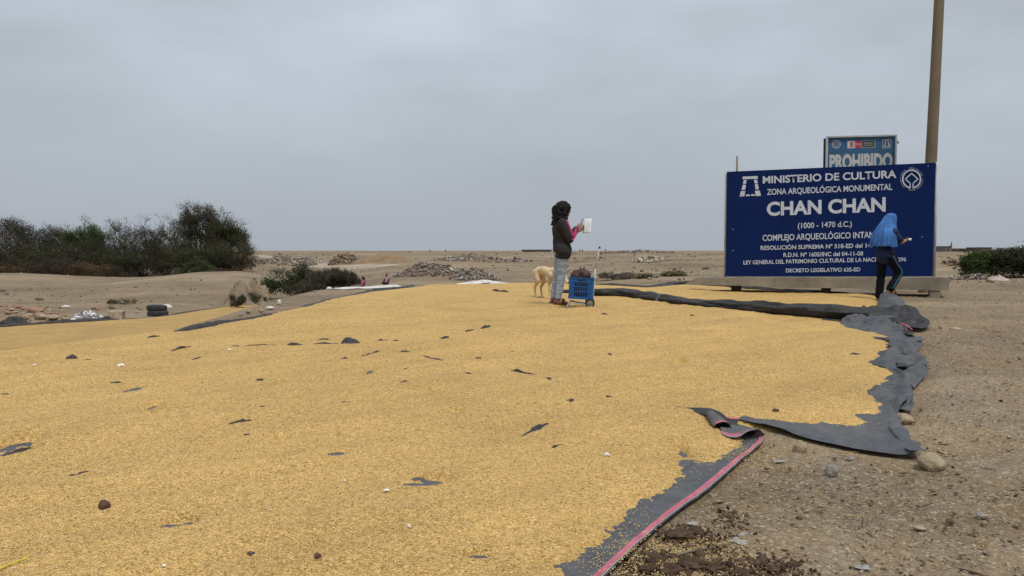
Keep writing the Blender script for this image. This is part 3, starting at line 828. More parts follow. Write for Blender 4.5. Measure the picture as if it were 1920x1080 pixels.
sr = W(1750, 557)                       # foot of the right-hand block fixes the depth of the sign
YR = sr.y; YL = YR * 213.0 / 196.0
P_tl = AT(1363, 322, YL); P_tr = AT(1755, 305, YR); P_bl = AT(1360, 518, YL); P_br = AT(1748, 518, YR)
ex_ = (P_br - P_bl).normalized()
ey_ = Vector((0, 0, 1))
nrm = ex_.cross(ey_).normalized()
if nrm.y > 0: nrm = -nrm
class Plane:
    def __init__(s, o, n): s.o = Vector(o); s.n = Vector(n).normalized()
    def __call__(s, px, py):
        d = Vector(ray(px, py)); c = Vector((0, 0, CAMZ))
        return c + d * ((s.o - c).dot(s.n) / d.dot(s.n))
PL = Plane(P_bl, nrm)
def slab(name, corners, n, th, mat, parent=None, front=0.0):
    """a panel from four coplanar corners, th thick behind the face"""
    a = [c + n * front for c in corners]; b = [c - n * th for c in corners]
    V = a + b
    Fc = [(0, 1, 2, 3), (7, 6, 5, 4)] + [(i, i + 4, (i + 1) % 4 + 4, (i + 1) % 4) for i in range(4)]
    o = obj(name, fast_mesh(name, V, Fc), mat, parent); return o

_H = {}
def text_raw(body, bold=0.02):
    c = bpy.data.curves.new('text', 'FONT'); c.body = body; c.size = 1.0; c.offset = bold; c.resolution_u = 4
    o = bpy.data.objects.new('text', c); COL.objects.link(o)
    dg = bpy.context.evaluated_depsgraph_get()
    me = bpy.data.meshes.new_from_object(o.evaluated_get(dg))
    bpy.data.objects.remove(o); bpy.data.curves.remove(c)
    V = np.zeros(len(me.vertices) * 3, np.float32); me.vertices.foreach_get('co', V); V = V.reshape(-1, 3)
    return me, V
def cap_h(bold):
    if bold not in _H:
        m_, v_ = text_raw('H', bold); _H[bold] = (v_[:, 1].min(), v_[:, 1].max()); bpy.data.meshes.remove(m_)
    return _H[bold]
def text_on(plane, body, l, r, cap_top_y, mat, parent, n, bold=0.02, ref=None, name='lettering', lift=0.003):
    """lettering on a plane: l, r = baseline ends (px); cap_top_y = pixel y of the cap top at l; ref = the part of body that spans l..r"""
    me, V = text_raw(body, bold)
    x0, x1 = V[:, 0].min(), V[:, 0].max()
    if ref:
        m2, v2 = text_raw(ref, bold); x1 = v2[:, 0].max(); bpy.data.meshes.remove(m2)
    b0, b1 = cap_h(bold)
    A, B, Tt = plane(*l), plane(*r), plane(l[0], cap_top_y)
    dx = (B - A) / (x1 - x0); dy = (Tt - A) / (b1 - b0)
    N = np.array(A)[None] + (V[:, :1] - x0) * np.array(dx)[None] + (V[:, 1:2] - b0) * np.array(dy)[None] + np.array(n)[None] * lift
    me.vertices.foreach_set('co', N.astype(np.float32).ravel()); me.update()
    me.materials.clear()
    return obj(name, me, mat, parent)
def poly_on(plane, polys, mat, parent, n, name, lift=0.003):
    V = []; Fc = []
    for p in polys:
        b = len(V); V += [plane(*q) + Vector(n) * lift for q in p]; Fc.append(tuple(range(b, b + len(p))))
    return obj(name, fast_mesh(name, V, Fc), mat, parent)
def stroke(pts, w):
    """thin rectangles along a polyline in px"""
    out_ = []
    for (a, b) in zip(pts[:-1], pts[1:]):
        d = np.array(b, float) - np.array(a, float); L = np.linalg.norm(d); d /= L; s_ = np.array([-d[1], d[0]]) * w / 2
        a_ = np.array(a) - d * w * 0.3; b_ = np.array(b) + d * w * 0.3
        out_.append([tuple(a_ + s_), tuple(b_ + s_), tuple(b_ - s_), tuple(a_ - s_)])
    return out_
def ring(cx, cy, r, w, a0=0, a1=360, n=40, k=1.0):
    out_ = []
    for i in range(n):
        t0 = math.radians(a0 + (a1 - a0) * i / n); t1 = math.radians(a0 + (a1 - a0) * (i + 1) / n)
        q = [(cx + rr * k * math.cos(t), cy + rr * math.sin(t)) for rr, t in ((r, t0), (r, t1), (r - w, t1), (r - w, t0))]
        out_.append(q)
    return out_
def heritage(cx, cy, r, w, plane, mat, parent, n, tilt=0.0):
    polys = ring(cx, cy, r, w, 100, 440, 44)
    d = 0.62 * r
    T_ = (cx, cy - d * 0.95); Lf = (cx - d * 1.05, cy); Rt = (cx + d * 1.05, cy); bl = (cx - r * 0.15, cy + d * 0.72); br = (cx + r * 0.15, cy + d * 0.72)
    polys += stroke([(cx - r * 0.15, cy + r - w * 0.5), bl, Lf, T_, Rt, br, (cx + r * 0.15, cy + r - w * 0.5)], w * 0.75)
    return poly_on(plane, polys, mat, parent, n, 'heritage_emblem')

sign = empty('site_sign', (P_bl + P_br) / 2); tag(sign, 'large dark blue painted panel with white lettering on a concrete beam', 'sign')
def into(o, par):
    o.parent = par; o.matrix_parent_inverse = par.matrix_basis.inverted(); return o
slabp = into(slab('panel', [P_tl, P_tr, P_br, P_bl], nrm, 0.035, M['sign_blue']), sign)
# pale edge frame behind the panel
for (a, b) in ((AT(1757.0, 304, YR + .06), AT(1750.5, 519, YR + .06)), (AT(1361.5, 323, YL + .06), AT(1359.5, 519, YL + .06))):
    v_, f_ = tube_np([a, b], 0.03, 8); into(obj('back_frame', fast_mesh('back_frame', v_, f_, True), M['metal_pale']), sign)
TX = [("MINISTERIO DE CULTURA", (1430.3, 344.4), (1680.8, 333.6), 330.6, .025, None), ("ZONA ARQUEOLÓGICA MONUMENTAL", (1438, 365.6), (1673, 356), 354.6, .02, None),
      ("CHAN CHAN", (1437.8, 404.9), (1660.5, 396.8), 379, .035, None), ("(1000 - 1470 d.C.)", (1495.9, 428.3), (1597.3, 425.0), 418.0, .012, None),
      ("COMPLEJO ARQUEOLÓGICO INTANGIBLE", (1429.9, 451.8), (1639, 445.7), 440.6, .015, "COMPLEJO ARQUEOLÓGICO INTAN"), ("RESOLUCIÓN SUPREMA Nº 518-ED del 14-", (1426.2, 468.7), (1636.4, 464), 461, .018, None),
      ("R.D.N. Nº 1605/INC del 04-11-08", (1469, 482), (1618.3, 479.3), 474.2, .018, None), ("LEY GENERAL DEL PATRIMONIO CULTURAL DE LA NACIÓN", (1394, 496), (1640, 490.5), 488.6, .016, "LEY GENERAL DEL PATRIMONIO CULTURAL DE LA NAC"), ("296", (1684, 490.2), (1699, 489.9), 482.8, .016, None),
      ("DECRETO LEGISLATIVO 635-ED", (1473.5, 510.8), (1613, 508.8), 503.7, .018, None)]
for (body, l, r, ct, bold, ref) in TX:
    into(text_on(PL, body, l, r, ct, M['sign_white'], None, nrm, bold, ref), sign)
# stone doorway mark
def zq(pts): return [(1360 + x / 4.909, 300 + y / 4.909) for x, y in pts]
into(poly_on(PL, [zq(p) for p in ([(160, 153), (298, 147), (300, 172), (158, 178)], [(168, 186), (196, 184), (190, 218), (162, 221)], [(264, 181), (292, 180), (300, 214), (270, 217)], [(160, 229), (190, 227), (184, 272), (150, 276)],
     [(272, 224), (300, 222), (309, 268), (277, 271)], [(142, 287), (184, 284), (176, 333), (132, 337)], [(273, 283), (316, 280), (328, 329), (279, 332)], [(190, 318), (226, 317), (226, 332), (188, 333)], [(236, 316), (270, 314), (272, 329), (236, 331)])],
     M['sign_white'], None, nrm, 'doorway_emblem'), sign)
into(heritage(1709.3, 335.7, 18, 2.7, PL, M['sign_white'], None, nrm), sign)
# small lettering round the emblem
def ring_text(body, cx, cy, r, size, plane, n, mat, par):
    Vs = []; Fs = []
    for i, ch in enumerate(body):
        if ch == ' ': continue
        a = 2 * math.pi * i / len(body) - math.pi / 2 - 2.4
        me, V = text_raw(ch, 0.0)
        if len(V) == 0: continue
        for f in me.polygons: Fs.append(tuple(v + len(Vs) for v in f.vertices))
        mx = (V[:, 0].min() + V[:, 0].max()) / 2
        for v in V:
            lx, ly = (v[0] - mx) * size, v[1] * size
            rr = r + ly
            Vs.append(plane(cx + rr * math.cos(a) - lx * math.sin(a), cy + rr * math.sin(a) + lx * math.cos(a)) + n * 0.003)
        bpy.data.meshes.remove(me)
    o = into(obj('emblem_lettering', fast_mesh('emblem_lettering', Vs, Fs), mat), par); o['kind'] = 'stuff'; return o
ring_text('PATRIMONIO MUNDIAL · WORLD HERITAGE · PATRIMOINE MONDIAL · ', 1709.3, 335.7, 19.6, 3.0, PL, nrm, M['sign_white'], sign)
# fixing bolts
for (bx, by) in ((1740.5, 311.5), (1374, 470), (1362 + 12, 430), (1729, 444)):
    into(poly_on(PL, [[(bx + .8 * math.cos(k), by + .8 * math.sin(k)) for k in np.linspace(0, 5.5, 8)]], M['sign_white'], None, nrm, 'fixing_bolt'), sign)

# concrete beam on blocks
beam = empty('concrete_beam', sr); tag(beam, 'long rough concrete beam on low blocks carrying the blue sign', 'beam')
bL, bR = AT(1306, 519.5, YL + .33), AT(1779, 519, YR - .1)
bLb, bRb = AT(1284, 533, YL + .40), AT(1777, 545, YR - .1)
bax = (bR - bL).normalized(); bn = Vector((bax.y, -bax.x, 0)).normalized()
if bn.y > 0: bn = -bn
off = nrm * 0.13
n_ = 60; V = []; Fc = []
for i in range(n_):
    t_ = i / (n_ - 1)
    tp = bL.lerp(bR, t_) + off; bt = bLb.lerp(bRb, min(1, t_ * 1.0)) + off
    bt.z = mix(bLb.z, bRb.z, t_) if t_ > 0.06 else mix(bLb.z, bRb.z, t_)
    for k, (o_, z_) in enumerate(((0, bt.z), (0, tp.z - .012), (.012, tp.z), (1.14, tp.z), (1.15, tp.z - .012), (1.15, bt.z))):
        j = 0.010 * float(vnoise(np.array(i * .35), np.array(k * 2.7), 9)) + (0.03 * float(vnoise(np.array(k * 1.9), np.array(3.3), 4)) if i in (0, n_ - 1) else 0)
        q = (tp if k in (1, 2, 3, 4) else bt) - bn * o_ + Vector((0, 0, 0)); V.append((q.x + bax.x * j * 2, q.y + j, z_ + j * .7))
for i in range(n_ - 1):
    for k in range(6):
        k2 = (k + 1) % 6; Fc.append((i * 6 + k, i * 6 + k2, (i + 1) * 6 + k2, (i + 1) * 6 + k))
Fc += [tuple(range(6))[::-1], tuple((n_ - 1) * 6 + k for k in range(6))]
into(obj('beam', fast_mesh('beam', V, Fc), M['concrete']), beam)
for px, dpt in ((1755, .16), (1560, .75), (1380, .75)):
    t_ = (px - 1306) / (1779 - 1306); c = bL.lerp(bR, t_) + off - bn * dpt
    zb = mix(bLb.z, bRb.z, t_); g0 = GZ(c.x, c.y)
    bm = bmesh.new(); hgt = zb - g0 + 0.03
    box_bm(bm, Vector((c.x, c.y, g0 - 0.03 + hgt / 2 - 0.002)), (0.19, 0.30, hgt), Matrix.Rotation(math.atan2(bax.y, bax.x), 3, 'Z'), 0.012)
    into(obj('block', bm_mesh('block', bm), M['concrete']), beam)

# second sign behind
Y2 = YR * 1.16
sign2 = empty('warning_sign', (AT(1614, 550, Y2).x, Y2, GZ(AT(1614, 550, Y2).x, Y2))); tag(sign2, 'smaller faded blue sign in a pale frame standing behind the large panel', 'sign')
a_, b_ = AT(1550, 257, Y2 + .35), AT(1681, 253.8, Y2)
e2 = (b_ - a_); e2.z = 0; e2.normalize(); n2 = Vector((e2.y, -e2.x, 0))
if n2.y > 0: n2 = -n2
P2 = Plane(a_, n2)
q_tl, q_tr = P2(1550, 257), P2(1681, 253.8); dn = Vector((0, 0, -1.45))
into(slab('panel', [P2(1552, 258.5), P2(1678.8, 255.5), P2(1678.8, 255.5) + dn, P2(1552, 258.5) + dn], n2, 0.05, M['sign2_blue']), sign2)
def bar(a, b, w, d, name, mat, par):
    ax = (b - a).normalized(); s_ = n2.cross(ax).normalized()
    V = [];
    for p in (a, b):
        for (i, j) in ((-1, -1), (1, -1), (1, 1), (-1, 1)): V.append(p + s_ * i * w / 2 + n2 * (j * d / 2))
    Fc = [(0, 1, 2, 3), (7, 6, 5, 4)] + [(k, k + 4, (k + 1) % 4 + 4, (k + 1) % 4) for k in range(4)]
    return into(obj(name, fast_mesh(name, V, Fc), mat), par)
bar(P2(1549.5, 257.3), P2(1681.5, 254.2), 0.035, 0.09, 'frame_rail', M['metal_pale'], sign2)
bar(P2(1551, 259.5), P2(1551, 259.5) + dn, 0.035, 0.09, 'frame_rail', M['metal_pale'], sign2)
bar(P2(1679.8, 256.5), P2(1679.8, 256.5) + dn, 0.035, 0.09, 'frame_rail', M['metal_pale'], sign2)
for px in (1547.2, 1676):
    p = P2(px, 259) - n2 * 0.08; bar(Vector((p.x, p.y, GZ(p.x, p.y) - 0.2)), p, 0.045, 0.06, 'post', M['metal_dark'], sign2)
p = P2(1683, 265); v_, f_ = tube_np([p + Vector((-.03, .03, .03)), p, p + Vector((0.02, 0, -.05))], 0.022, 8); into(obj('bracket', fast_mesh('bracket', v_, f_, True), M['metal_pale']), sign2)
into(text_on(P2, 'PROHIBIDO', (1555, 319), (1673.5, 316), 290, M['sign2_white'], None, n2, .05), sign2)
into(heritage(1568, 270.5, 8.2, 1.2, P2, M['sign2_white'], None, n2), sign2)
def rect(x0, y0, x1, y1, sk=-0.025): return [(x0, y0), (x1, y0 + sk * (x1 - x0)), (x1, y1 + sk * (x1 - x0)), (x0, y1)]
into(poly_on(P2, [rect(1588.8, 264.4, 1641, 278.2)], M['sign2_white'], None, n2, 'ministry_plate'), sign2)
into(poly_on(P2, [rect(1603.3, 264.0, 1615.5, 277.4)], M['emblem_red'], None, n2, 'red_field', 0.005), sign2)
into(poly_on(P2, [rect(1616.2, 264.2, 1640, 276.6)], M['emblem_grey'], None, n2, 'grey_field', 0.005), sign2)
into(poly_on(P2, [rect(1593.5, 267, 1600, 269.5), rect(1594, 270.3, 1599.5, 273), rect(1593, 273.8, 1600.5, 275.2)], M['emblem_red'], None, n2, 'crest_mark', 0.005), sign2)
into(text_on(P2, 'PERÚ', (1604.8, 272.5), (1614, 272.3), 269, M['sign2_white'], None, n2, .0, lift=0.007), sign2)
into(text_on(P2, 'Ministerio', (1620, 269.6), (1636, 269.2), 266.8, M['sign2_white'], None, n2, .0, lift=0.007), sign2)
into(text_on(P2, 'de Cultura', (1620, 273.6), (1636, 273.2), 270.8, M['sign2_white'], None, n2, .0, lift=0.007), sign2)
into(poly_on(P2, stroke([(1655, 262), (1670.5, 261.6), (1670.5, 277.4), (1655, 277.8), (1655, 262)], 1.0) + [[(1658.5, 263.4), (1667, 263.2), (1667, 265), (1658.5, 265.2)], [(1659, 266), (1661, 266), (1660, 275.6), (1657, 275.7)], [(1664.6, 266), (1666.6, 266), (1668.6, 275.4), (1665.6, 275.5)], [(1660, 274), (1665.6, 273.9), (1665.6, 275.4), (1660, 275.6)]], M['sign2_white'], None, n2, 'doorway_emblem'), sign2)
# stake behind the left corner
pa = AT(1382, 293, YL + 1.6); pb = Vector((pa.x - .03, pa.y, GZ(pa.x, pa.y) - .1))
v_, f_ = tube_np([pb, pb.lerp(pa, .5) + Vector((.01, 0, 0)), pa], [.035, .03, .022], 7); st = obj('wooden_stake', fast_mesh('wooden_stake', v_, f_, True), M['wood']); tag(st, 'thin wooden stake rising behind the corner of the large blue sign', 'stake')
# utility pole
YPO = YR + 1.75
pa = AT(1733, 553, YPO); pb = AT(1745.5, 305, YPO); pc = AT(1761, 0, YPO); pd = pc + (pc - pb) * 1.05
r0 = 11.3 * YPO / F
path = [pa + (pa - pb) * 0.05, pa, pb, pc, pd]
P_ = catmull(np.array([list(p) for p in path]), 40)
v_, f_ = tube_np(P_, list(np.linspace(r0 * 1.12, r0 * .66, 40)), 24)
pole = obj('utility_pole', fast_mesh('utility_pole', v_, f_, True), M['pole']); tag(pole, 'tall tapering concrete utility pole rising behind the blue sign', 'pole')

# ------------------------------------------------------------------ bodies: overlapping tapered volumes fused into one skin
def prim_bm(bm, p):
    if p[0] == 'c':                                   # tapered capsule
        a, b, r0, r1 = Vector(p[1]), Vector(p[2]), p[3], p[4]
        ax = b - a; L = ax.length
        q = ax.to_track_quat('Z', 'Y').to_matrix() if L > 1e-6 else Matrix.Identity(3)
        rings_ = []
        for k in range(1, 5):
            an = math.pi / 2 * (1 - k / 4); rings_.append((-r0 * math.sin(an), r0 * math.cos(an)))
        for k in range(0, 4):
            an = math.pi / 2 * k / 4; rings_.append((L + r1 * math.sin(an), r1 * math.cos(an)))
        S = 12; vs_ = []
        for (z_, r_) in rings_:
            vs_.append([bm.verts.new(a + q @ Vector((r_ * math.cos(2 * math.pi * k / S), r_ * math.sin(2 * math.pi * k / S), z_))) for k in range(S)])
        b0 = bm.verts.new(a + q @ Vector((0, 0, -r0))); b1 = bm.verts.new(a + q @ Vector((0, 0, L + r1)))
        for i in range(len(vs_) - 1):
            for k in range(S):
                bm.faces.new((vs_[i][k], vs_[i][(k + 1) % S], vs_[i + 1][(k + 1) % S], vs_[i + 1][k]))
        for k in range(S):
            bm.faces.new((b0, vs_[0][(k + 1) % S], vs_[0][k])); bm.faces.new((b1, vs_[-1][k], vs_[-1][(k + 1) % S]))
    else:                                             # ellipsoid
        r = bmesh.ops.create_icosphere(bm, subdivisions=3, radius=1.0)
        R = Euler(p[3]).to_matrix().to_4x4() if len(p) > 3 else Matrix.Identity(4)
        bmesh.ops.transform(bm, matrix=Matrix.Translation(p[1]) @ R @ Matrix.Diagonal((*p[2], 1)), verts=r['verts'])

def fuse(name, prims, voxel=0.012, smooth=6, noise=None):
    bm = bmesh.new()
    for p in prims: prim_bm(bm, p)
    me = bm_mesh(name + '_raw', bm)
    o = bpy.data.objects.new('tmp', me); COL.objects.link(o)
    r = o.modifiers.new('r', 'REMESH'); r.mode = 'VOXEL'; r.voxel_size = voxel
    if smooth:
        sm = o.modifiers.new('s', 'SMOOTH'); sm.factor = 0.5; sm.iterations = smooth
    dg = bpy.context.evaluated_depsgraph_get()
    out_ = bpy.data.meshes.new_from_object(o.evaluated_get(dg))
    bpy.data.objects.remove(o); bpy.data.meshes.remove(me)
    out_.name = name
    n = len(out_.vertices); co = np.zeros(n * 3, np.float32); out_.vertices.foreach_get('co', co); co = co.reshape(-1, 3)
    if noise is not None:
        no = np.zeros(n * 3, np.float32); out_.vertices.foreach_get('normal', no); no = no.reshape(-1, 3)
        co = co + no * noise(co)[:, None]
        out_.vertices.foreach_set('co', co.astype(np.float32).ravel())
    out_.polygons.foreach_set('use_smooth', np.ones(len(out_.polygons), bool)); out_.update()
    return out_

def folds(fx, fz, amp, seed, fy=None):
    """cloth folds as a displacement: fx around, fz along the height"""
    def f(co):
        a = co[:, 0] + (co[:, 1] if fy is None else fy * co[:, 1])
        return amp * 2 * (0.35 - np.abs(fbm(a * fx, co[:, 2] * fz, seed, 3)))
    return f

def hand(prims, wrist, dirv, palm_n, s=1.0, curl=0.5, side=1):
    """palm and five separate fingers; dirv = towards the fingers, palm_n = out of the palm"""
    d = Vector(dirv).normalized(); n = Vector(palm_n); n = (n - d * n.dot(d)).normalized(); w = d.cross(n) * side
    P0 = Vector(wrist); pal = P0 + d * 0.05 * s
    for k in range(4):
        prims.append(('c', P0 + w * (k - 1.5) * .010 * s, P0 + d * .08 * s + w * (k - 1.5) * .020 * s, .013 * s, .011 * s))
    for k, L in enumerate((.068, .078, .072, .056)):
        b = P0 + d * .082 * s + w * (k - 1.5) * .021 * s
        m1 = b + (d * math.cos(curl) + n * math.sin(curl)) * L * .55 * s
        m2 = m1 + (d * math.cos(curl * 2.1) + n * math.sin(curl * 2.1)) * L * .5 * s
        prims.append(('c', b, m1, .0095 * s, .0085 * s)); prims.append(('c', m1, m2, .0085 * s, .007 * s))
    tb = P0 + d * .025 * s - w * .030 * s
    t1 = tb + (d * .6 - w * .6 + n * .35).normalized() * .042 * s; t2 = t1 + (d * .8 + n * .5).normalized() * .034 * s
    prims.append(('c', tb, t1, .012 * s, .010 * s)); prims.append(('c', t1, t2, .010 * s, .008 * s))

M['skin'] = simple_mat('brown_skin', (0.26, 0.135, 0.085), 0.6, 0.12, 14, 0.1, 0.002, 0.4)
M['hair'] = simple_mat('black_curly_hair', (0.0055, 0.0050, 0.0055), 0.65, 0.4, 30, 1.0, 0.02, 0.25, 70)
M['jacket'] = simple_mat('charcoal_jacket', (0.026, 0.022, 0.023), 0.8, 0.25, 10, 0.4, 0.006, 0.25)
M['pinkcloth'] = simple_mat('magenta_piping', (0.36, 0.035, 0.12), 0.75, 0.15, 10, 0.3, 0.004)
M['jeans'] = simple_mat('pale_jeans', (0.30, 0.335, 0.375), 0.9, 0.18, 9, 0.5, 0.006, 0.2, 60)
M['sandal'] = simple_mat('reddish_sandal', (0.17, 0.055, 0.042), 0.7, 0.2, 14, 0.3, 0.004)
M['paper'] = simple_mat('white_paper', (0.72, 0.72, 0.72), 0.8, 0.06, 9, 0.05, 0.002)
M['eye'] = simple_mat('dark_eye', (0.012, 0.01, 0.01), 0.3, 0.1, 9, 0.0, 0.001)

def head_prims(c, fwd, s=1.0):
    """skull, jaw, nose, ears; c = centre of the head, fwd = horizontal facing direction"""
    f = Vector((fwd[0], fwd[1], 0)).normalized(); l = Vector((-f.y, f.x, 0)); u = Vector((0, 0, 1)); c = Vector(c)
    rz = math.atan2(f.y, f.x)
    P = [('e', c + u * .025 * s, (.096 * s, .075 * s, .098 * s), (0, 0, rz)), ('e', c + f * .025 * s - u * .05 * s, (.070 * s, .060 * s, .072 * s), (0, 0, rz)),
         ('e', c + f * .068 * s - u * .088 * s, (.022 * s, .026 * s, .020 * s), (0, 0, rz)),
         ('c', c + f * .094 * s + u * .012 * s, c + f * .112 * s - u * .026 * s, .010 * s, .014 * s), ('e', c + f * .090 * s - u * .062 * s, (.014 * s, .026 * s, .012 * s), (0, 0, rz)),
         ('c', c + f * .086 * s + l * .032 * s + u * .022 * s, c + f * .090 * s - l * .032 * s + u * .022 * s, .011 * s, .011 * s)]
    for k in (-1, 1):
        P.append(('e', c + l * .076 * s * k - u * .005 * s, (.020 * s, .009 * s, .031 * s), (0, 0, rz)))
    P.append(('c', c - u * .07 * s - f * .012 * s, c - u * .19 * s - f * .03 * s, .052 * s, .058 * s))
    return P
def eyes(par, c, fwd, s=1.0):
    f = Vector((fwd[0], fwd[1], 0)).normalized(); l = Vector((-f.y, f.x, 0)); c = Vector(c)
    for k in (-1, 1):
        bm = bmesh.new(); bmesh.ops.create_icosphere(bm, subdivisions=2, radius=.011 * s, matrix=Matrix.Translation(c + f * .088 * s + l * .031 * s * k + Vector((0, 0, .003 * s))))
        obj('eye', bm_mesh('eye', bm, True), M['eye'], par)

# ---- woman reading beside the trolley (local frame: +X her front, +Y her left)
wf = W(1044, 577); SW = 190.0 * wf.y / F / 1.60            # scale so that she is as tall as in the photograph
H = 1.60
def build_woman():
    body = []
    hip, kn, an = .80, .44, .07
    Lh, Rh = Vector((.0, .085, hip)), Vector((.02, -.085, hip))
    Lk, Rk = Vector((-.065, .06, kn)), Vector((-.010, -.065, kn)); La, Ra = Vector((-.115, .06, an)), Vector((-.070, -.075, an))
    body += [('c', Lh, Lk, .078, .052), ('c', Lk, La, .052, .034), ('c', Rh, Rk, .078, .052), ('c', Rk, Ra, .052, .034)]
    for A_ in (La, Ra):
        body += [('c', A_ + Vector((-.035, 0, -.035)), A_ + Vector((.12, 0, -.045)), .032, .026), ('e', A_ + Vector((.14, 0, -.048)), (.045, .038, .018))]
        for k in range(5): body.append(('c', A_ + Vector((.15, (k - 2) * .014, -.052)), A_ + Vector((.185 - abs(k - 2) * .006, (k - 2) * .015, -.055)), .010, .008))
    body += [('e', (0, 0, .86), (.11, .15, .12)), ('c', (.01, 0, .92), (-.01, 0, 1.18), .105, .12), ('e', (-.01, 0, 1.22), (.10, .165, .10)), ('c', (-.01, 0, 1.28), (.0, 0, 1.38), .06, .05)]
    hc = Vector((.035, 0, 1.475)); hf = (.96, .25)
    body += head_prims(hc, hf, .96)
    Ls, Rs = Vector((-.01, .175, 1.27)), Vector((-.01, -.175, 1.27)); Le, Re = Vector((.075, .215, 1.03)), Vector((.095, -.205, 1.02)); Lw, Rw = Vector((.27, .09, 1.15)), Vector((.225, -.10, 1.20))
    body += [('c', Ls, Le, .05, .038), ('c', Le, Lw, .038, .026), ('c', Rs, Re, .05, .038), ('c', Re, Rw, .038, .026)]
    hand(body, Lw, (.75, -.25, .35), (.1, -.5, .6), .95, .45, -1); hand(body, Rw, (.65, .15, .55), (.4, .5, -.1), .95, .75, 1)
    root = obj('person', fuse('person', body, 0.0075, 4), M['skin'])
    eyes(root, hc, hf, .96)
    j = [('c', (.010, 0, .86), (-.005, 0, 1.0), .140, .135), ('c', (.014, -.085, .86), (.014, .085, .86), .132, .132), ('c', (.016, -.095, .815), (.016, .095, .815), .128, .128), ('e', (.012, .0, .86), (.145, .165, .10)), ('c', (0, 0, 1.0), (-.015, 0, 1.2), .13, .135), ('e', (-.01, 0, 1.235), (.115, .19, .095)),
         ('c', Ls, Le, .072, .062), ('c', Le, Le.lerp(Lw, .86), .060, .046), ('c', Rs, Re, .072, .062), ('c', Re, Re.lerp(Rw, .86), .060, .046), ('c', (-.01, 0, 1.30), (.0, 0, 1.37), .072, .062)]
    jk = obj('jacket', fuse('jacket', j, 0.010, 5, folds(5, 9, .010, 3)), M['jacket'], root)
    # magenta piping down the sleeve and forearm
    side_ = Vector((0.02, -1, 0.1)).normalized()
    def pipe(pts, r, nm='piping'):
        v_, f_ = tube_np(catmull(np.array([list(p) for p in pts]), 14), r, 8); return obj(nm, fast_mesh(nm, v_, f_, True), M['pinkcloth'], jk)
    pipe([Rs + Vector((.05, -.030, .045)), Rs.lerp(Re, .35) + Vector((.060, -.038, .015)), Rs.lerp(Re, .75) + Vector((.058, -.036, .02)), Re + Vector((.052, -.030, .035)), Re.lerp(Rw, .5) + Vector((.020, -.038, .028)), Re.lerp(Rw, .86) + Vector((0, -.032, .02))], .019)
    pipe([Re + Vector((.03, -.05, -.02)), Re.lerp(Rw, .4) + Vector((.03, -.045, -.02)), Re.lerp(Rw, .86) + Vector((.02, -.03, -.015))], .017)
    pipe([Vector((.075, -.125, .93)), Vector((.085, -.128, 1.0)), Vector((.075, -.122, 1.08))], .013)
    je = [('e', (0.005, 0, .82), (.128, .160, .095))]
    for h, k, a in ((Lh, Lk, La), (Rh, Rk, Ra)):
        je += [('c', h, h.lerp(k, .5), .098, .080), ('c', h.lerp(k, .5), k, .080, .066), ('c', k, k.lerp(a, .9), .066, .050)]
    obj('jeans', fuse('jeans', je, 0.010, 4, folds(4, 22, .010, 9)), M['jeans'], root)
    rnd = np.random.default_rng(4)
    hp = [('e', hc + Vector((-.020, 0, .035)), (.130, .118, .112)), ('e', hc + Vector((-.055, 0, -.06)), (.120, .128, .12)), ('e', hc + Vector((-.060, 0, -.15)), (.105, .13, .075))]
    for k in range(130):
        t_ = rnd.random(); an_ = rnd.uniform(1.0, 5.28); rr = .122 + .018 * t_
        hp.append(('e', hc + Vector((-.045 + rr * math.cos(an_) * .95, rr * math.sin(an_) * 1.05, .08 - .30 * t_)), (.015 + .012 * rnd.random(),) * 3))
    def curls(co): return .020 * fbm(co[:, 0] * 55 + co[:, 1] * 35, co[:, 2] * 48, 5, 3)
    obj('hair', fuse('hair', hp, 0.009, 1, curls), M['hair'], root)
    for A_ in (La, Ra):
        bm = bmesh.new()
        q = [(-.075, .030), (-.03, .036), (.06, .040), (.13, .044), (.185, .034), (.20, .0)]
        prof = q + [(x, -y) for x, y in q[-2::-1]]
        for z_ in (0, 1):
            pass
        lo = [bm.verts.new((A_.x + x, A_.y + y, .002)) for x, y in prof]; hi = [bm.verts.new((A_.x + x, A_.y + y, .018)) for x, y in prof]
        bm.faces.new(lo[::-1]); bm.faces.new(hi)
        for i in range(len(prof)): bm.faces.new((lo[i], lo[(i + 1) % len(prof)], hi[(i + 1) % len(prof)], hi[i]))
        sl = obj('sandal', bm_mesh('sandal', bm), M['sandal'], root)
        tl = [([A_ + Vector((x, .040 * math.cos(t_), max(-.052, -.050 + hgt * math.sin(t_)))) for t_ in np.linspace(0, math.pi, 9)], .011, 6) for x, hgt in ((.10, .058), (.075, .068), (-.035, .075))]
        for q in tl: obj('strap', tubes_mesh('strap', [q]), M['sandal'], sl)
    return root, Lw, Rw
woman, wLw, wRw = build_woman()
woman.location = (wf.x, wf.y, RZ(wf.x, wf.y) - 0.008); woman.rotation_euler = (0, 0, math.radians(6)); woman.scale = (SW,) * 3
woman.location.x += 0.075
tag(woman, 'person with black hair in charcoal jacket and pale jeans writing beside the blue crate', 'person')
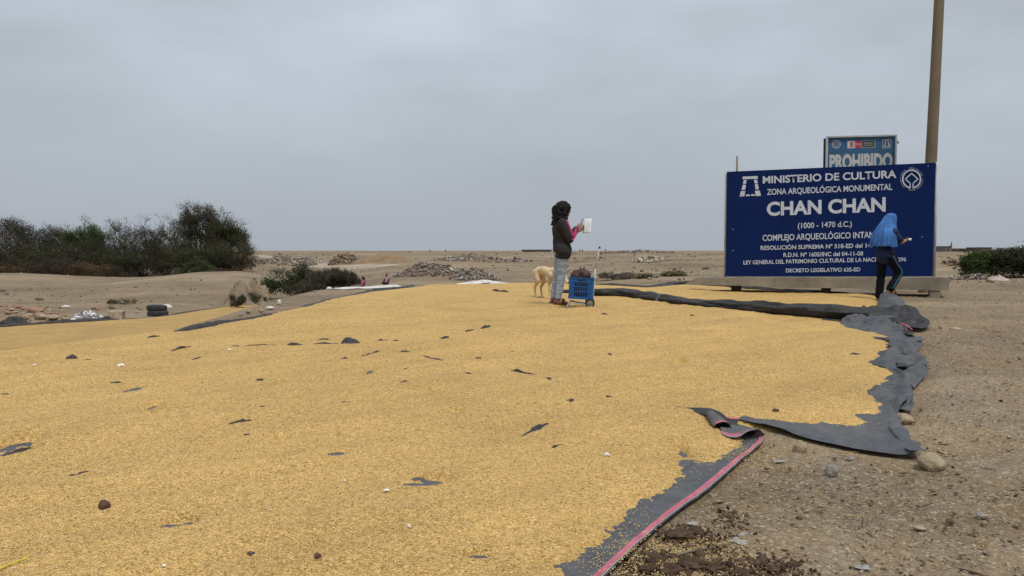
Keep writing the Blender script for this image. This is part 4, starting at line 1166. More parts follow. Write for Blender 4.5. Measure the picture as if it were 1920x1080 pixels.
# folded sheet held in the left hand, pen in the right
MW = Matrix.Translation(woman.location) @ Matrix.Rotation(math.radians(6), 4, 'Z') @ Matrix.Diagonal((SW, SW, SW, 1))
pc_ = wLw + Vector((.105, -.045, .045))
rows = [[pc_ + Vector((-.02 + .105 * u_, .02 - .10 * u_, 0)) + Vector((.015, .03, .075)) * w_ + Vector((.004, .004, 0)) * math.sin(5 * w_) for u_ in (0, .5, 1)] for w_ in (-1, 0, 1, 2)]
rows = [[MW @ p for p in r] for r in rows]
me, _ = grid_surface('paper_sheet', rows, 14, 8)
pap = solidify(obj('paper_sheet', me, M['paper']), .0015); tag(pap, 'creased white paper sheet held up by the person with black hair', 'paper')
pa = MW @ (wRw + Vector((.07, .045, .035))); pb = MW @ (wRw + Vector((.10, .02, .15)))
v_, f_ = tube_np([pa, pb], .0065, 8); pen = obj('pen', fast_mesh('pen', v_, f_, True), M['sandal']); tag(pen, 'slim reddish pen in the hand of the person writing', 'pen')

# ---- person in the blue shawl walking past the sign
M['shawl'] = simple_mat('bright_blue_shawl', (0.045, 0.135, 0.36), 0.8, 0.35, 7, 0.6, 0.008, 0.25, 45)
M['navy'] = simple_mat('navy_shirt', (0.010, 0.017, 0.055), 0.8, 0.25, 8, 0.4, 0.006)
M['black_pants'] = simple_mat('black_track_pants', (0.0065, 0.0070, 0.011), 0.85, 0.3, 8, 0.4, 0.006, 0.1)
M['teal'] = simple_mat('teal_stripe', (0.020, 0.085, 0.125), 0.7, 0.2, 8, 0.3, 0.004)
mf = W(1652, 565); SM = 165.0 * mf.y / F / 1.66
def build_walker():
    body = []
    Lh, Rh = Vector((0, .09, .86)), Vector((.02, -.09, .86))
    Lk, La = Vector((-.02, .085, .47)), Vector((-.06, .08, .075))
    Rk, Ra = Vector((.235, -.10, .545)), Vector((.03, -.095, .225))
    body += [('c', Lh, Lk, .08, .055), ('c', Lk, La, .055, .036), ('c', Rh, Rk, .08, .055), ('c', Rk, Ra, .055, .036)]
    for A_, dz in ((La, -.04), (Ra, -.045)):
        body += [('c', A_ + Vector((-.035, 0, -.035)), A_ + Vector((.12, 0, dz - .01)), .033, .027), ('e', A_ + Vector((.15, 0, dz - .012)), (.05, .04, .018))]
        for k in range(5): body.append(('c', A_ + Vector((.16, (k - 2) * .015, dz - .014)), A_ + Vector((.20 - abs(k - 2) * .006, (k - 2) * .016, dz - .016)), .010, .008))
    body += [('e', (0, 0, .91), (.12, .155, .12)), ('c', (.01, 0, .97), (.03, 0, 1.22), .115, .125), ('e', (.03, 0, 1.27), (.11, .175, .10)), ('c', (.04, 0, 1.33), (.085, 0, 1.44), .06, .052)]
    hc = Vector((.125, 0, 1.525)); hf = (1, .15)
    body += head_prims(hc, hf, 1.0)
    Ls, Rs = Vector((.03, .185, 1.31)), Vector((.03, -.185, 1.31)); Le, Re = Vector((.12, .225, 1.06)), Vector((.17, -.225, 1.12)); Lw, Rw = Vector((.30, .10, 1.12)), Vector((.345, -.10, 1.15))
    body += [('c', Ls, Le, .052, .042), ('c', Le, Lw, .042, .028), ('c', Rs, Re, .052, .042), ('c', Re, Rw, .042, .028)]
    hand(body, Lw, (.7, -.4, .1), (0, -.5, .7), 1.0, .5, -1); hand(body, Rw, (.7, .3, .0), (.2, .4, .6), 1.0, .8, 1)
    root = obj('person', fuse('person', body, 0.0075, 4), M['skin']); eyes(root, hc, hf)
    sh = [('c', (.0, 0, .84), (.02, 0, 1.05), .145, .140), ('c', (.02, 0, 1.05), (.03, 0, 1.26), .14, .14), ('e', (.03, 0, 1.28), (.125, .20, .095)), ('e', (0, 0, .86), (.155, .185, .09)), ('e', (.005, 0, .93), (.15, .18, .10)),
          ('c', Ls, Le, .074, .064), ('c', Le, Le.lerp(Lw, .6), .062, .052), ('c', Rs, Rs.lerp(Re, .8), .074, .062), ('c', (.04, 0, 1.35), (.07, 0, 1.42), .072, .062)]
    obj('shirt', fuse('shirt', sh, .011, 5, folds(5, 8, .012, 13)), M['navy'], root)
    pn = [('e', (.005, 0, .86), (.135, .17, .10))]
    for h, k, a in ((Lh, Lk, La), (Rh, Rk, Ra)):
        pn += [('c', h, h.lerp(k, .5), .105, .090), ('c', h.lerp(k, .5), k, .090, .078), ('c', k, k.lerp(a, .92), .078, .068)]
    pt = obj('track_pants', fuse('track_pants', pn, .011, 4, folds(4, 14, .010, 17)), M['black_pants'], root)
    tl = [([Rh + Vector((.0, -.100, .0)), Rh.lerp(Rk, .5) + Vector((-.01, -.088, .01)), Rk + Vector((-.005, -.077, .012)), Rk.lerp(Ra, .5) + Vector((0, -.072, 0)), Rk.lerp(Ra, .92) + Vector((0, -.066, 0))], .017, 8),
          ([Lh + Vector((0, .100, 0)), Lk + Vector((0, .077, 0)), Lk.lerp(La, .92) + Vector((0, .066, 0))], .016, 8)]
    for q in tl:
        obj('side_stripe', tubes_mesh('side_stripe', [(catmull(np.array([list(p) for p in q[0]]), 16), q[1], q[2])]), M['teal'], pt)
    # shawl over head and back, hanging in pleats
    lv = [(1.668, .115, .012, .012), (1.660, .112, .052, .048), (1.635, .105, .092, .080), (1.59, .092, .122, .102), (1.53, .070, .142, .116), (1.46, .038, .160, .138), (1.39, .012, .172, .182),
          (1.33, -.005, .182, .232), (1.26, -.022, .192, .262), (1.18, -.036, .202, .272), (1.10, -.046, .208, .274), (1.03, -.052, .212, .272)]
    A_lv = catmull(np.array(lv), 46); nA = 120
    th_ = np.radians(np.linspace(38, 322, nA)); Vt = []
    for i_ in range(46):
        z_, cx_, rx_, ry_ = A_lv[i_]; dn_ = sstep(0, 1, (1.60 - z_) / .5)
        ripple = .026 * dn_ * (.45 - np.abs(fbm(th_ * 5.5 + z_ * 1.5, 0 * th_ + z_ * 1.3, 23, 2)) * 2.2) + .006 * fbm(th_ * 14, 0 * th_ + z_ * 4, 29, 2) * dn_
        hemw = .035 * fbm(th_ * 2.1, 0 * th_ + 4.0, 31, 2) * sstep(1.2, 1.03, z_)
        for k_ in range(nA):
            Vt.append((cx_ + (rx_ + ripple[k_]) * math.cos(th_[k_]), (ry_ + ripple[k_]) * math.sin(th_[k_]), z_ + hemw[k_]))
    ii = np.arange(45)[:, None] * nA + np.arange(nA - 1)[None]; Q_ = np.stack([ii, ii + nA, ii + nA + 1, ii + 1], -1).reshape(-1, 4)
    solidify(obj('shawl', fast_mesh('shawl', Vt, Q_, True), M['shawl'], root), .005)
    for A_ in (La, Ra):
        bm = bmesh.new(); prof = [(-.08, .03), (-.03, .038), (.06, .042), (.14, .046), (.20, .036), (.22, 0), (.20, -.036), (.14, -.046), (.06, -.042), (-.03, -.038), (-.08, -.03)]
        lo = [bm.verts.new((A_.x + x, A_.y + y, A_.z - .082)) for x, y in prof]; hi = [bm.verts.new((A_.x + x, A_.y + y, A_.z - .066)) for x, y in prof]
        bm.faces.new(lo[::-1]); bm.faces.new(hi)
        for i in range(len(prof)): bm.faces.new((lo[i], lo[(i + 1) % len(prof)], hi[(i + 1) % len(prof)], hi[i]))
        sl = obj('sandal', bm_mesh('sandal', bm), M['sandal'], root)
        obj('strap', tubes_mesh('strap', [([A_ + Vector((.11, .044 * math.cos(t_), -.060 + .062 * math.sin(t_))) for t_ in np.linspace(0, math.pi, 9)], .011, 6)]), M['sandal'], sl)
    return root, Rw
walker, kRw = build_walker()
ROTM = math.radians(14)
walker.location = (mf.x + .06, mf.y, RZ(mf.x, mf.y) - .004); walker.rotation_euler = (0, 0, ROTM); walker.scale = (SM,) * 3
tag(walker, 'person under a bright blue shawl in dark track pants stepping past the large sign', 'person')
MK = Matrix.Translation(walker.location) @ Matrix.Rotation(ROTM, 4, 'Z') @ Matrix.Diagonal((SM, SM, SM, 1))
me = fuse('snack', [('e', MK @ (kRw + Vector((.12, .03, .02))), (.035, .022, .018), (0.3, .4, 0)), ('e', MK @ (kRw + Vector((.145, .03, .035))), (.022, .02, .012))], .006, 2)
sn = obj('crumpled_wrapper', me, M['paper']); tag(sn, 'small crumpled white wrapper in the hand of the shawled person', 'wrapper')

# ---- thin pale dog
M['fur'] = NT('cream_short_fur')
_n = M['fur']; M['fur'] = _n.done(_n.ramp(_n.noise(5.0, 4, 0.6), [(0.3, (0.46, 0.32, 0.175)), (0.55, (0.60, 0.46, 0.28)), (0.75, (0.68, 0.56, 0.38))]), 0.9, _n.bump(_n.noise(90.0, 3, 0.6), 0.5, 0.006), 0.15)
df = W(1009, 561); DS = 56 * df.y / F / 0.51
def build_dog():          # +X forward, height at the rump 0.56
    b = [('c', (-.26, 0, .455), (-.10, 0, .475), .085, .072), ('c', (-.10, 0, .470), (.10, 0, .430), .070, .090), ('e', (.16, 0, .415), (.13, .078, .120)), ('e', (-.27, 0, .45), (.085, .075, .090)),
         ('c', (.22, 0, .455), (.36, 0, .42), .068, .052), ('c', (.36, 0, .42), (.43, 0, .37), .052, .050), ('e', (.455, 0, .355), (.072, .055, .055), (0, .5, 0)), ('c', (.49, 0, .335), (.565, 0, .285), .036, .025), ('e', (.572, 0, .284), (.016, .016, .014))]
    for k in (-1, 1):
        b += [('c', (-.27, .055 * k, .43), (-.20, .065 * k, .30), .070, .045), ('c', (-.20, .065 * k, .30), (-.315, .065 * k, .185), .040, .023), ('c', (-.315, .065 * k, .185), (-.285, .065 * k, .035), .022, .017), ('c', (-.29, .065 * k, .02), (-.235, .065 * k, .015), .020, .018)]
        x0 = .20 + .04 * k
        b += [('c', (.17, .055 * k, .40), (.14 + .02 * k, .06 * k, .265), .055, .034), ('c', (.14 + .02 * k, .06 * k, .265), (x0 - .03, .06 * k, .145), .031, .020), ('c', (x0 - .03, .06 * k, .145), (x0 - .02, .06 * k, .03), .019, .016), ('c', (x0 - .02, .06 * k, .017), (x0 + .035, .06 * k, .014), .019, .017)]
        b += [('c', (.445, .038 * k, .395), (.415, .072 * k, .345), .018, .012)]
    tl = catmull(np.array([(-.33, 0, .47), (-.385, .01, .40), (-.40, .015, .31), (-.43, .02, .265), (-.475, .02, .28)]), 12)
    for i in range(11): b.append(('c', tl[i], tl[i + 1], .019 - .0008 * i, .019 - .0008 * (i + 1)))
    root = obj('dog', fuse('dog', b, .007, 5, lambda co: .004 * fbm(co[:, 0] * 30, co[:, 2] * 30, 3, 2)), M['fur'])
    for k in (-1, 1):
        bm = bmesh.new(); bmesh.ops.create_icosphere(bm, subdivisions=2, radius=.008, matrix=Matrix.Translation((.495, .036 * k, .368))); obj('eye', bm_mesh('eye', bm, True), M['eye'], root)
    bm = bmesh.new(); bmesh.ops.create_icosphere(bm, subdivisions=2, radius=.014, matrix=Matrix.Translation((.585, 0, .289))); obj('nose', bm_mesh('nose', bm, True), M['eye'], root)
    return root
dog = build_dog()
dd = math.radians(-58); dog.scale = (DS,) * 3; dog.rotation_euler = (0, 0, dd)
dog.location = (df.x + .27 * math.cos(dd) * DS + .02, df.y + .27 * math.sin(dd) * DS, RZ(df.x, df.y) - .008)
tag(dog, 'thin cream dog with lowered head standing behind the person in jeans', 'dog')

# ---- hand cart, crate and bag
M['crate'] = simple_mat('blue_plastic', (0.007, 0.085, 0.26), 0.45, 0.15, 6, 0.1, 0.003, 0.4)
M['chrome'] = simple_mat('dull_steel_tube', (0.42, 0.42, 0.42), 0.4, 0.15, 8, 0.1, 0.002, 0.5)
M['rubber'] = simple_mat('black_rubber', (0.018, 0.018, 0.019), 0.8, 0.25, 8, 0.3, 0.004)
M['hub'] = simple_mat('grey_hub', (0.20, 0.195, 0.18), 0.6, 0.15, 8, 0.1, 0.003)
M['bag'] = simple_mat('brown_leather_bag', (0.060, 0.030, 0.028), 0.6, 0.25, 7, 0.4, 0.008, 0.35)
cf = W(1090, 581)
px_m = cf.y / F
CZ = RZ(cf.x, cf.y)
CART = Matrix.Translation((cf.x, cf.y, CZ)) @ Matrix.Rotation(math.radians(-4.6), 4, 'Z')
cart = empty('hand_cart', (cf.x, cf.y, CZ), math.radians(-4.6)); tag(cart, 'two-wheeled steel hand cart carrying a blue crate', 'hand cart')
S_ = px_m                                        # metres per photo pixel here
def L_(dx, dy, up): return Vector((dx * S_, dy, up * S_))        # px to the right, metres in depth, px up
hw = .13
tl = []
for k in (-1, 1):
    y_ = hw * k
    tl.append((catmull(np.array([list(L_(-26.5, y_, 1)), list(L_(-24, y_, 6)), list(L_(-20, y_, 10.5)), list(L_(-10, y_, 8.5)), list(L_(10, y_, 6)), list(L_(22, y_, 9))]), 26), .011, 8))
    tl.append(([L_(20, y_, 8), L_(21.5, y_, 20), L_(25.5, y_, 72)], .011, 8))
    tl.append(([L_(25.0, y_ * .82, 66), L_(33, y_ * .82, 110)], .0085, 8))
tl += [([L_(-26.5, -hw, 1), L_(-26.5, hw, 1)], .010, 8), ([L_(22, -hw, 22), L_(22, hw, 22)], .009, 8), ([L_(25.5, -hw, 70), L_(25.5, hw, 70)], .010, 8)]
obj('frame', tubes_mesh('frame', tl), M['chrome'], cart)
for q in range(4):
    v_, f_ = tube_np([L_(-22 + 11 * q, -hw, 10.2 - q * 1.2), L_(-22 + 11 * q, hw, 10.2 - q * 1.2)], .007, 6); obj('platform_bar', fast_mesh('platform_bar', v_, f_, True), M['chrome'], cart)
v_, f_ = tube_np(catmull(np.array([list(L_(33, -hw * .82, 109)), list(L_(33.6, -hw * .5, 112)), list(L_(33.6, hw * .5, 112)), list(L_(33, hw * .82, 109))]), 14), .014, 8); obj('handle', fast_mesh('handle', v_, f_, True), M['rubber'], cart)
v_, f_ = tube_np([L_(16, -hw - .05, 8.6), L_(16, hw + .05, 8.6)], .010, 8); obj('axle', fast_mesh('axle', v_, f_, True), M['chrome'], cart)
def lathe_y(prof, n=28):
    V = []; Fc = []; m_ = len(prof)
    for i in range(n):
        a = 2 * math.pi * i / n
        for (r, y_) in prof: V.append((r * math.cos(a), y_, r * math.sin(a)))
    for i in range(n):
        for k in range(m_ - 1):
            a, b = i * m_ + k, ((i + 1) % n) * m_ + k; Fc.append((a, a + 1, b + 1, b))
    return V, Fc
WR = 8.7 * S_
for k in (-1, 1):
    wh = empty('wheel', L_(16, k * (hw + .045), 8.6)); wh.parent = cart
    V, Fc = lathe_y([(WR * .72, -.018), (WR * .93, -.020), (WR, -.012), (WR, .012), (WR * .93, .020), (WR * .72, .018)]); obj('tyre', fast_mesh('tyre', V, Fc, True), M['rubber'], wh)
    V, Fc = lathe_y([(.001, -.016), (WR * .2, -.020), (WR * .28, -.010), (WR * .6, -.006), (WR * .74, -.014), (WR * .74, .014), (WR * .6, .006), (WR * .28, .010), (WR * .2, .020), (.001, .016)]); obj('hub', fast_mesh('hub', V, Fc, True), M['hub'], wh)
# crate
CW, CD, CH = 45.0 * S_, .36, 40 * S_
cz0 = 15.5 * S_
crate = empty('plastic_crate', CART @ L_(-1.5, 0.02, 15.5), math.radians(-4.6)); crate.rotation_euler = (0, math.radians(3), math.radians(-4.6)); tag(crate, 'blue slatted plastic crate riding on the hand cart', 'crate')
def crate_wall(w, h, th, slot=True):
    bm = bmesh.new()
    bands = [(0, .12), (.335, .375), (.565, .605), (.79, 1.0)]
    for i, (a, b) in enumerate(bands):
        if i == 3 and slot:
            box_bm(bm, Vector((-w * .34, 0, h * .895)), (w * .32, th, h * .21)); box_bm(bm, Vector((w * .34, 0, h * .895)), (w * .32, th, h * .21))
            box_bm(bm, Vector((0, 0, h * .815)), (w * .36, th * .98, h * .05)); box_bm(bm, Vector((0, 0, h * .97)), (w * .36, th * .98, h * .06))
        else: box_bm(bm, Vector((0, 0, h * (a + b) / 2)), (w, th, h * (b - a)))
    nb = 15
    for i in range(nb):
        x = -w / 2 + w * i / (nb - 1); t_ = .020 if i in (0, nb - 1) else .0085
        if i in (0, nb - 1): x *= (1 - t_ / w)
        box_bm(bm, Vector((x, 0, h * .48)), (t_, th * .7, h * .93))
    for (a, b) in ((-.5, -.27), (.27, .5)):        # closed corner fields
        box_bm(bm, Vector((w * (a + b) / 2, .003, h * .46)), (w * (b - a), th * .4, h * .72))
    box_bm(bm, Vector((0, -.006, h * .985)), (w + .012, th + .010, h * .035))
    return bm_mesh('crate_wall', bm)
for (w, pos, rz, sl) in ((CW, (0, -CD / 2, 0), 0, True), (CW, (0, CD / 2, 0), math.pi, True), (CD, (CW / 2, 0, 0), math.pi / 2, True), (CD, (-CW / 2, 0, 0), -math.pi / 2, True)):
    o = obj('crate_wall', crate_wall(w, CH, .012, sl), M['crate'], crate, pos, (0, 0, rz))
bm = bmesh.new(); box_bm(bm, Vector((0, 0, .008)), (CW - .01, CD - .01, .012)); obj('crate_floor', bm_mesh('crate_floor', bm), M['crate'], crate)
# contents: bag
bg = fuse('bag', [('e', (-.01, -.02, .27), (.16, .15, .17)), ('e', (-.05, .0, .36), (.11, .16, .10)), ('e', (.06, -.02, .36), (.10, .15, .11)), ('e', (0, 0, .12), (.15, .15, .12)), ('c', (.02, -.12, .41), (.02, .1, .43), .05, .05)], .011, 4, lambda co: .016 * fbm(co[:, 0] * 9, co[:, 2] * 9 + co[:, 1] * 4, 8, 3))
bag = obj('bag', bg, M['bag']); bag.matrix_world = CART @ Matrix.Translation(L_(-1.5, .02, 15.5)); tag(bag, 'soft brown bag with upright handles sitting in the blue crate', 'bag')
for dx in (-.005, .055):
    v_, f_ = tube_np(catmull(np.array([(dx, -.10, .40), (dx, -.09, .475), (dx, -.03, .50), (dx, .03, .475), (dx, .04, .41)]), 16), .010, 8); obj('strap', fast_mesh('strap', v_, f_, True), M['bag'], bag)

# ------------------------------------------------------------------ stones, litter, grain spilt at the edges
def rock_mesh(name, s, seed, sub=3, rough=0.35, flat=1.0, cut=0.35):
    bm = bmesh.new(); bmesh.ops.create_icosphere(bm, subdivisions=sub, radius=1.0)
    r = np.random.default_rng(seed)
    pl = [(Vector(r.normal(size=3)).normalized(), r.uniform(1 - cut, 1.0)) for _ in range(9)]
    off_ = r.uniform(0, 50, 3)
    for v in bm.verts:
        for n_, d_ in pl:
            k = v.co.dot(n_) - d_
            if k > 0: v.co -= n_ * k * 0.85
        nz = float(fbm(np.array(v.co.x * 1.3 + off_[0] + v.co.z), np.array(v.co.y * 1.3 + off_[1] - v.co.z * .7), seed, 3))
        v.co *= 1 + rough * nz
        if rough > .5: v.co *= 1 + .55 * float(fbm(np.array(v.co.x * 4.5 + off_[2]), np.array(v.co.y * 4.5 + v.co.z * 3), seed + 9, 3))
        v.co = Vector((v.co.x * s[0], v.co.y * s[1], v.co.z * s[2] * flat))
    return bm_mesh(name, bm, True)

STONES = [((1503, 851), 30, 27, 'rock', 'rounded tan stone lying by the open notch between the two tarps', 0), ((1561, 894), 25, 25, 'rock_grey', 'smooth egg-shaped grey stone on the bare earth below the pointed tarp', 1),
          ((1752, 882), 54, 32, 'rock', 'large pale boulder pinning the pointed tarp corner', 2), ((1700, 794), 32, 18, 'rock', 'oblong tan stone against the crumpled tarp edge', 3),
          ((1795, 621), 21, 9, 'rock', 'flat tan stone alone on the earth right of the rolled tarp', 4), ((1596, 864), 15, 9, 'rock_grey', 'small pinkish stone just below the front tarp edge', 5),
          ((1501, 976), 14, 8, 'rock_brown', 'small dark lump of earth on the bare ground', 6), ((1845, 972), 22, 10, 'rock_grey', 'flat slate-grey stone on the bare earth', 7), ((1784, 982), 20, 8, 'rock_brown', 'flat brown stone beside the slate-grey one', 8),
          ((1728, 995), 30, 7, 'rock', 'thin flat stone sliver on the bare earth', 9), ((192, 975), 24, 17, 'rock_brown', 'rust-brown stone sitting on the open grain', 10), ((595, 1076), 14, 10, 'rock_brown', 'small rust-brown lump at the near side of the grain', 11),
          ((1455, 783), 12, 6, 'rock_brown', 'small reddish flake on the grain behind the curled hem', 12)]
for (p, w, h, m_, lab, i) in STONES:
    g = W(*p); sx = w * g.y / F / 2; sz = h * g.y / F / 2
    o = obj('stone', rock_mesh('stone', (sx * 1.02, sx * (.75 + .1 * (i % 3)), sz * 1.1), 100 + i, 3, .28), M[m_])
    z0 = RZ(g.x, g.y)
    o.location = (g.x, g.y + sx * .6, z0 + sz * .72); o.rotation_euler = (0.1 * (i % 3), 0.08 * (i % 4), 0.2 * (i % 3 - 1)); tag(o, lab, 'stone')

r_ = np.random.default_rng(5)
pebs = [rock_mesh('pebble', (1, .8, .42), 300 + k, 2, .35, 1, .55) for k in range(5)]
for k, me in enumerate(pebs): me.materials.append(M[('rock', 'rock_grey', 'rock_brown', 'rock', 'rock')[k]])
PEB = [(1425, 908), (1440, 975), (1365, 985), (1595, 905), (1660, 884), (1900, 845), (1470, 1006), (1620, 1030), (1555, 1010), (1690, 930), (1850, 880), (1760, 780), (1830, 800), (1870, 720), (1775, 718), (1820, 655), (1900, 672),
       (1775, 640), (1850, 620), (1700, 905), (1480, 880), (1520, 915), (1655, 960), (1880, 1020), (1800, 1045), (1730, 1060), (1610, 990), (1905, 930), (1790, 690), (1845, 590), (1900, 560), (1770, 590), (1580, 940), (1540, 960)]
for i, p in enumerate(PEB):
    g = W(*p); s_ = r_.uniform(.007, .014) * (1 + .03 * g.y)
    o = obj('pebble', pebs[i % 5], None, None, (g.x, g.y, g.z + s_ * .25), tuple(r_.uniform(0, 6, 3))); o.scale = (s_,) * 3
    tag(o, 'small pebble lying on the bare earth beside the tarps', 'pebble', 'pebbles on the bare earth')

def scatter_mesh(name, pts, sizes, shapes, cols, tilt=0.4, seed=1):
    """many small solid pieces joined in one mesh; shapes = list of (verts, tris)"""
    rg = np.random.default_rng(seed); V = []; Fs = []; C = []; b = 0
    for i in range(len(pts)):
        sv, sf = shapes[i % len(shapes)]
        a = rg.uniform(0, 6.283); t1, t2 = rg.normal(0, tilt, 2)
        R = np.array(Euler((t1, t2, a)).to_matrix())
        V.append((sv * sizes[i]) @ R.T + pts[i]); Fs.append(sf + b); b += len(sv)
        C.append(np.repeat(cols[i][None], len(sf), 0))
    me = fast_mesh(name, np.concatenate(V), np.concatenate(Fs)); face_color(me, np.concatenate(C)); return me
def poly_shape(k, sq, seed, jit=.3):
    bm = bmesh.new(); bmesh.ops.create_icosphere(bm, subdivisions=k, radius=.5)
    rg = np.random.default_rng(seed)
    co = np.array([v.co[:] for v in bm.verts]); co *= (1 + jit * rg.uniform(-1, 1, (len(co), 1))); co *= np.array(sq)
    f = np.array([[v.index for v in fc.verts] for fc in bm.faces]); bm.free(); return co, f
def oct_shape(l, w, h):
    return np.array([(l / 2, 0, 0), (0, w / 2, 0), (-l / 2, 0, 0), (0, -w / 2, 0), (0, 0, h / 2), (0, 0, -h / 2)], float), np.array([(0, 1, 4), (1, 2, 4), (2, 3, 4), (3, 0, 4), (1, 0, 5), (2, 1, 5), (3, 2, 5), (0, 3, 5)])

def on_ground(n, seed, xr, yr, power=1.0):
    rg = np.random.default_rng(seed)
    y_ = yr[0] * (yr[1] / yr[0]) ** (rg.random(n) ** power); x_ = y_ * rg.uniform(xr[0], xr[1], n)
    return x_, y_
# fine gravel on the bare earth
x_, y_ = on_ground(24000, 61, (-.02, .72), (2.6, 28))
k = poly_sd(x_, y_, TARP_ZONE) < -0.02; x_, y_ = x_[k], y_[k]
rg = np.random.default_rng(8); n_ = len(x_)
sz = np.exp(rg.normal(math.log(.0072), .5, n_)) * (1 + .05 * y_)
pal = np.array([(.30, .22, .14), (.22, .17, .12), (.12, .08, .055), (.36, .29, .21), (.27, .24, .20), (.07, .05, .04)])
cols = pal[rg.choice(6, n_, p=[.32, .22, .16, .14, .1, .06])] * rg.uniform(.8, 1.2, (n_, 1))
shp = [poly_shape(1, (1, .8, .38), q, .4) for q in range(6)]
z_ = T(x_, y_) + .006
o = obj('gravel', scatter_mesh('gravel', np.stack([x_, y_, z_ + sz * .1], 1), sz, shp, cols, .3, 3), M['attr_rubble']); tag(o, 'fine gravel and grit strewn over the bare earth', 'gravel', kind='stuff')
# straw and husks
x_, y_ = on_ground(26000, 67, (-.02, .72), (2.6, 24))
k = poly_sd(x_, y_, TARP_ZONE) < -0.02; x_, y_ = x_[k], y_[k]; n_ = len(x_)
clump_ = fbm(x_ * 1.2, y_ * 1.2, 5, 3) > -.12; x_, y_ = x_[clump_], y_[clump_]; n_ = len(x_)
pal = np.array([(.42, .31, .15), (.30, .21, .11), (.12, .08, .05), (.52, .42, .25)])
cols = pal[rg.choice(4, n_, p=[.35, .25, .25, .15])]
o = obj('straw_litter', scatter_mesh('straw_litter', np.stack([x_, y_, T(x_, y_) + .012], 1), np.exp(rg.normal(math.log(.024), .6, n_)) * (1 + .03 * y_), [oct_shape(1, .09, .06), oct_shape(1, .05, .05), oct_shape(.6, .2, .04)], cols, .15, 4), M['attr_rubble']); tag(o, 'bits of straw and husk strewn over the bare earth', 'straw', kind='stuff')
# grains spilt beyond the edge of the layer and over the hem
x_, y_ = on_ground(90000, 71, (-.15, .52), (2.5, 17))
sdr = poly_sd(x_, y_, RICE_POLY)
pk = np.exp(-np.maximum(-sdr, 0) / .045) * (sdr < .03) * .22 + .045 * (sdr < 0) * np.exp(sdr / .7) * (poly_sd(x_, y_, TARP_ZONE) < 0)
k = rg.random(len(x_)) < pk; x_, y_ = x_[k], y_[k]
cw = [W(1300, 1045), W(1250, 1060)]
for (cx, cy, sp, nn) in ((W(1290, 1040).x, W(1290, 1040).y, .16, 1500), (W(1220, 1065).x, W(1220, 1065).y, .14, 1300), (W(1400, 860).x, W(1400, 860).y, .16, 500)):
    x_ = np.concatenate([x_, rg.normal(cx, sp, nn)]); y_ = np.concatenate([y_, rg.normal(cy, sp, nn)])
n_ = len(x_)
inz = poly_sd(x_, y_, TARP_ZONE) > 0
zz = T(x_, y_) + np.where(inz, .028, .010)
pal = np.array([(.70, .50, .20), (.80, .62, .30), (.55, .36, .13)]); cols = pal[rg.integers(0, 3, n_)]
o = obj('spilt_grain', scatter_mesh('spilt_grain', np.stack([x_, y_, zz], 1), np.full(n_, .0085) * (1 + .07 * y_), [oct_shape(1, .42, .36)], cols, .25, 6), M['attr_rubble']); tag(o, 'loose grains spilt over the tarp hem and the earth beside it', 'grain', kind='stuff')
# loose husks and grains that roughen the top of the layer
x_, y_ = on_ground(52000, 73, (-.75, .5), (2.2, 15), 1.3)
k = poly_sd(x_, y_, RICE_POLY) > .1; x_, y_ = x_[k], y_[k]; n_ = len(x_)
tt, _ = rice_t(x_, y_, RICE_POLY, 0.036, PATCH_W); k = tt > .02; x_, y_, tt = x_[k], y_[k], tt[k]; n_ = len(x_)
pal = np.array([(.78, .56, .25), (.88, .70, .38), (.50, .32, .11), (.30, .19, .07)]); cols = pal[rg.choice(4, n_, p=[.35, .3, .2, .15])]
o = obj('loose_grain', scatter_mesh('loose_grain', np.stack([x_, y_, T(x_, y_) + tt + .002], 1), np.full(n_, .0095) * (1 + .06 * y_), [oct_shape(1, .42, .36)], cols, .5, 7), M['attr_rubble']); tag(o, 'loose rice grains lying on top of the spread layer', 'grain', kind='stuff')

# dark clods of dung and earth at the near edge
CLODS = [(1268, 1006, 60, 22), (1305, 1000, 44, 18), (1330, 1012, 26, 10), (1212, 1042, 30, 16), (1245, 1050, 28, 12), (1300, 1062, 60, 22), (1330, 1070, 46, 22), (1262, 1070, 52, 20), (1215, 1072, 34, 18), (1405, 1053, 20, 12), (1338, 1038, 12, 9),
         (1450, 1068, 40, 14), (1480, 1062, 16, 10), (1180, 1062, 26, 12), (1365, 1064, 30, 14), (1385, 1076, 36, 14), (1176, 1046, 20, 9), (1430, 1046, 12, 7), (1375, 978, 8, 6)]
for i, (px, py, w, h) in enumerate(CLODS):
    g = W(px, py); sx = w * g.y / F / 2; sz = h * g.y / F / 2
    o = obj('earth_clod', rock_mesh('earth_clod', (sx, sx * .8, sz * .8), 500 + i, 4 if w > 30 else 3, .75, 1, .2), M['clod'], None, (g.x, g.y, g.z + sz * .25), (0, 0, i * 1.1)); tag(o, 'dark crumbly clod of dung and earth beside the pink-striped hem', 'clod', 'dark clods by the hem')
cx_, cy_ = [], []
for (px, py, w, h) in CLODS:
    g = W(px, py); cx_.append(rg.normal(g.x, w * g.y / F * .8 + .03, 90)); cy_.append(rg.normal(g.y, .07, 90))
x_, y_ = np.concatenate(cx_), np.concatenate(cy_); k = poly_sd(x_, y_, TARP_ZONE) < -.01; x_, y_ = x_[k], y_[k]; n_ = len(x_)
sz = np.exp(rg.normal(math.log(.011), .6, n_)); cols = np.array([(.075, .046, .029)]) * rg.uniform(.6, 1.6, (n_, 1))
o = obj('earth_crumbs', scatter_mesh('earth_crumbs', np.stack([x_, y_, T(x_, y_) + .008], 1), sz, [poly_shape(1, (1, .8, .6), q, .4) for q in range(4)], cols, .5, 12), M['attr_rubble']); tag(o, 'dark crumbs of earth broken off the clods', 'crumbs', kind='stuff')
a, b = W(1268, 1041, .015), W(1326, 1028, .02)
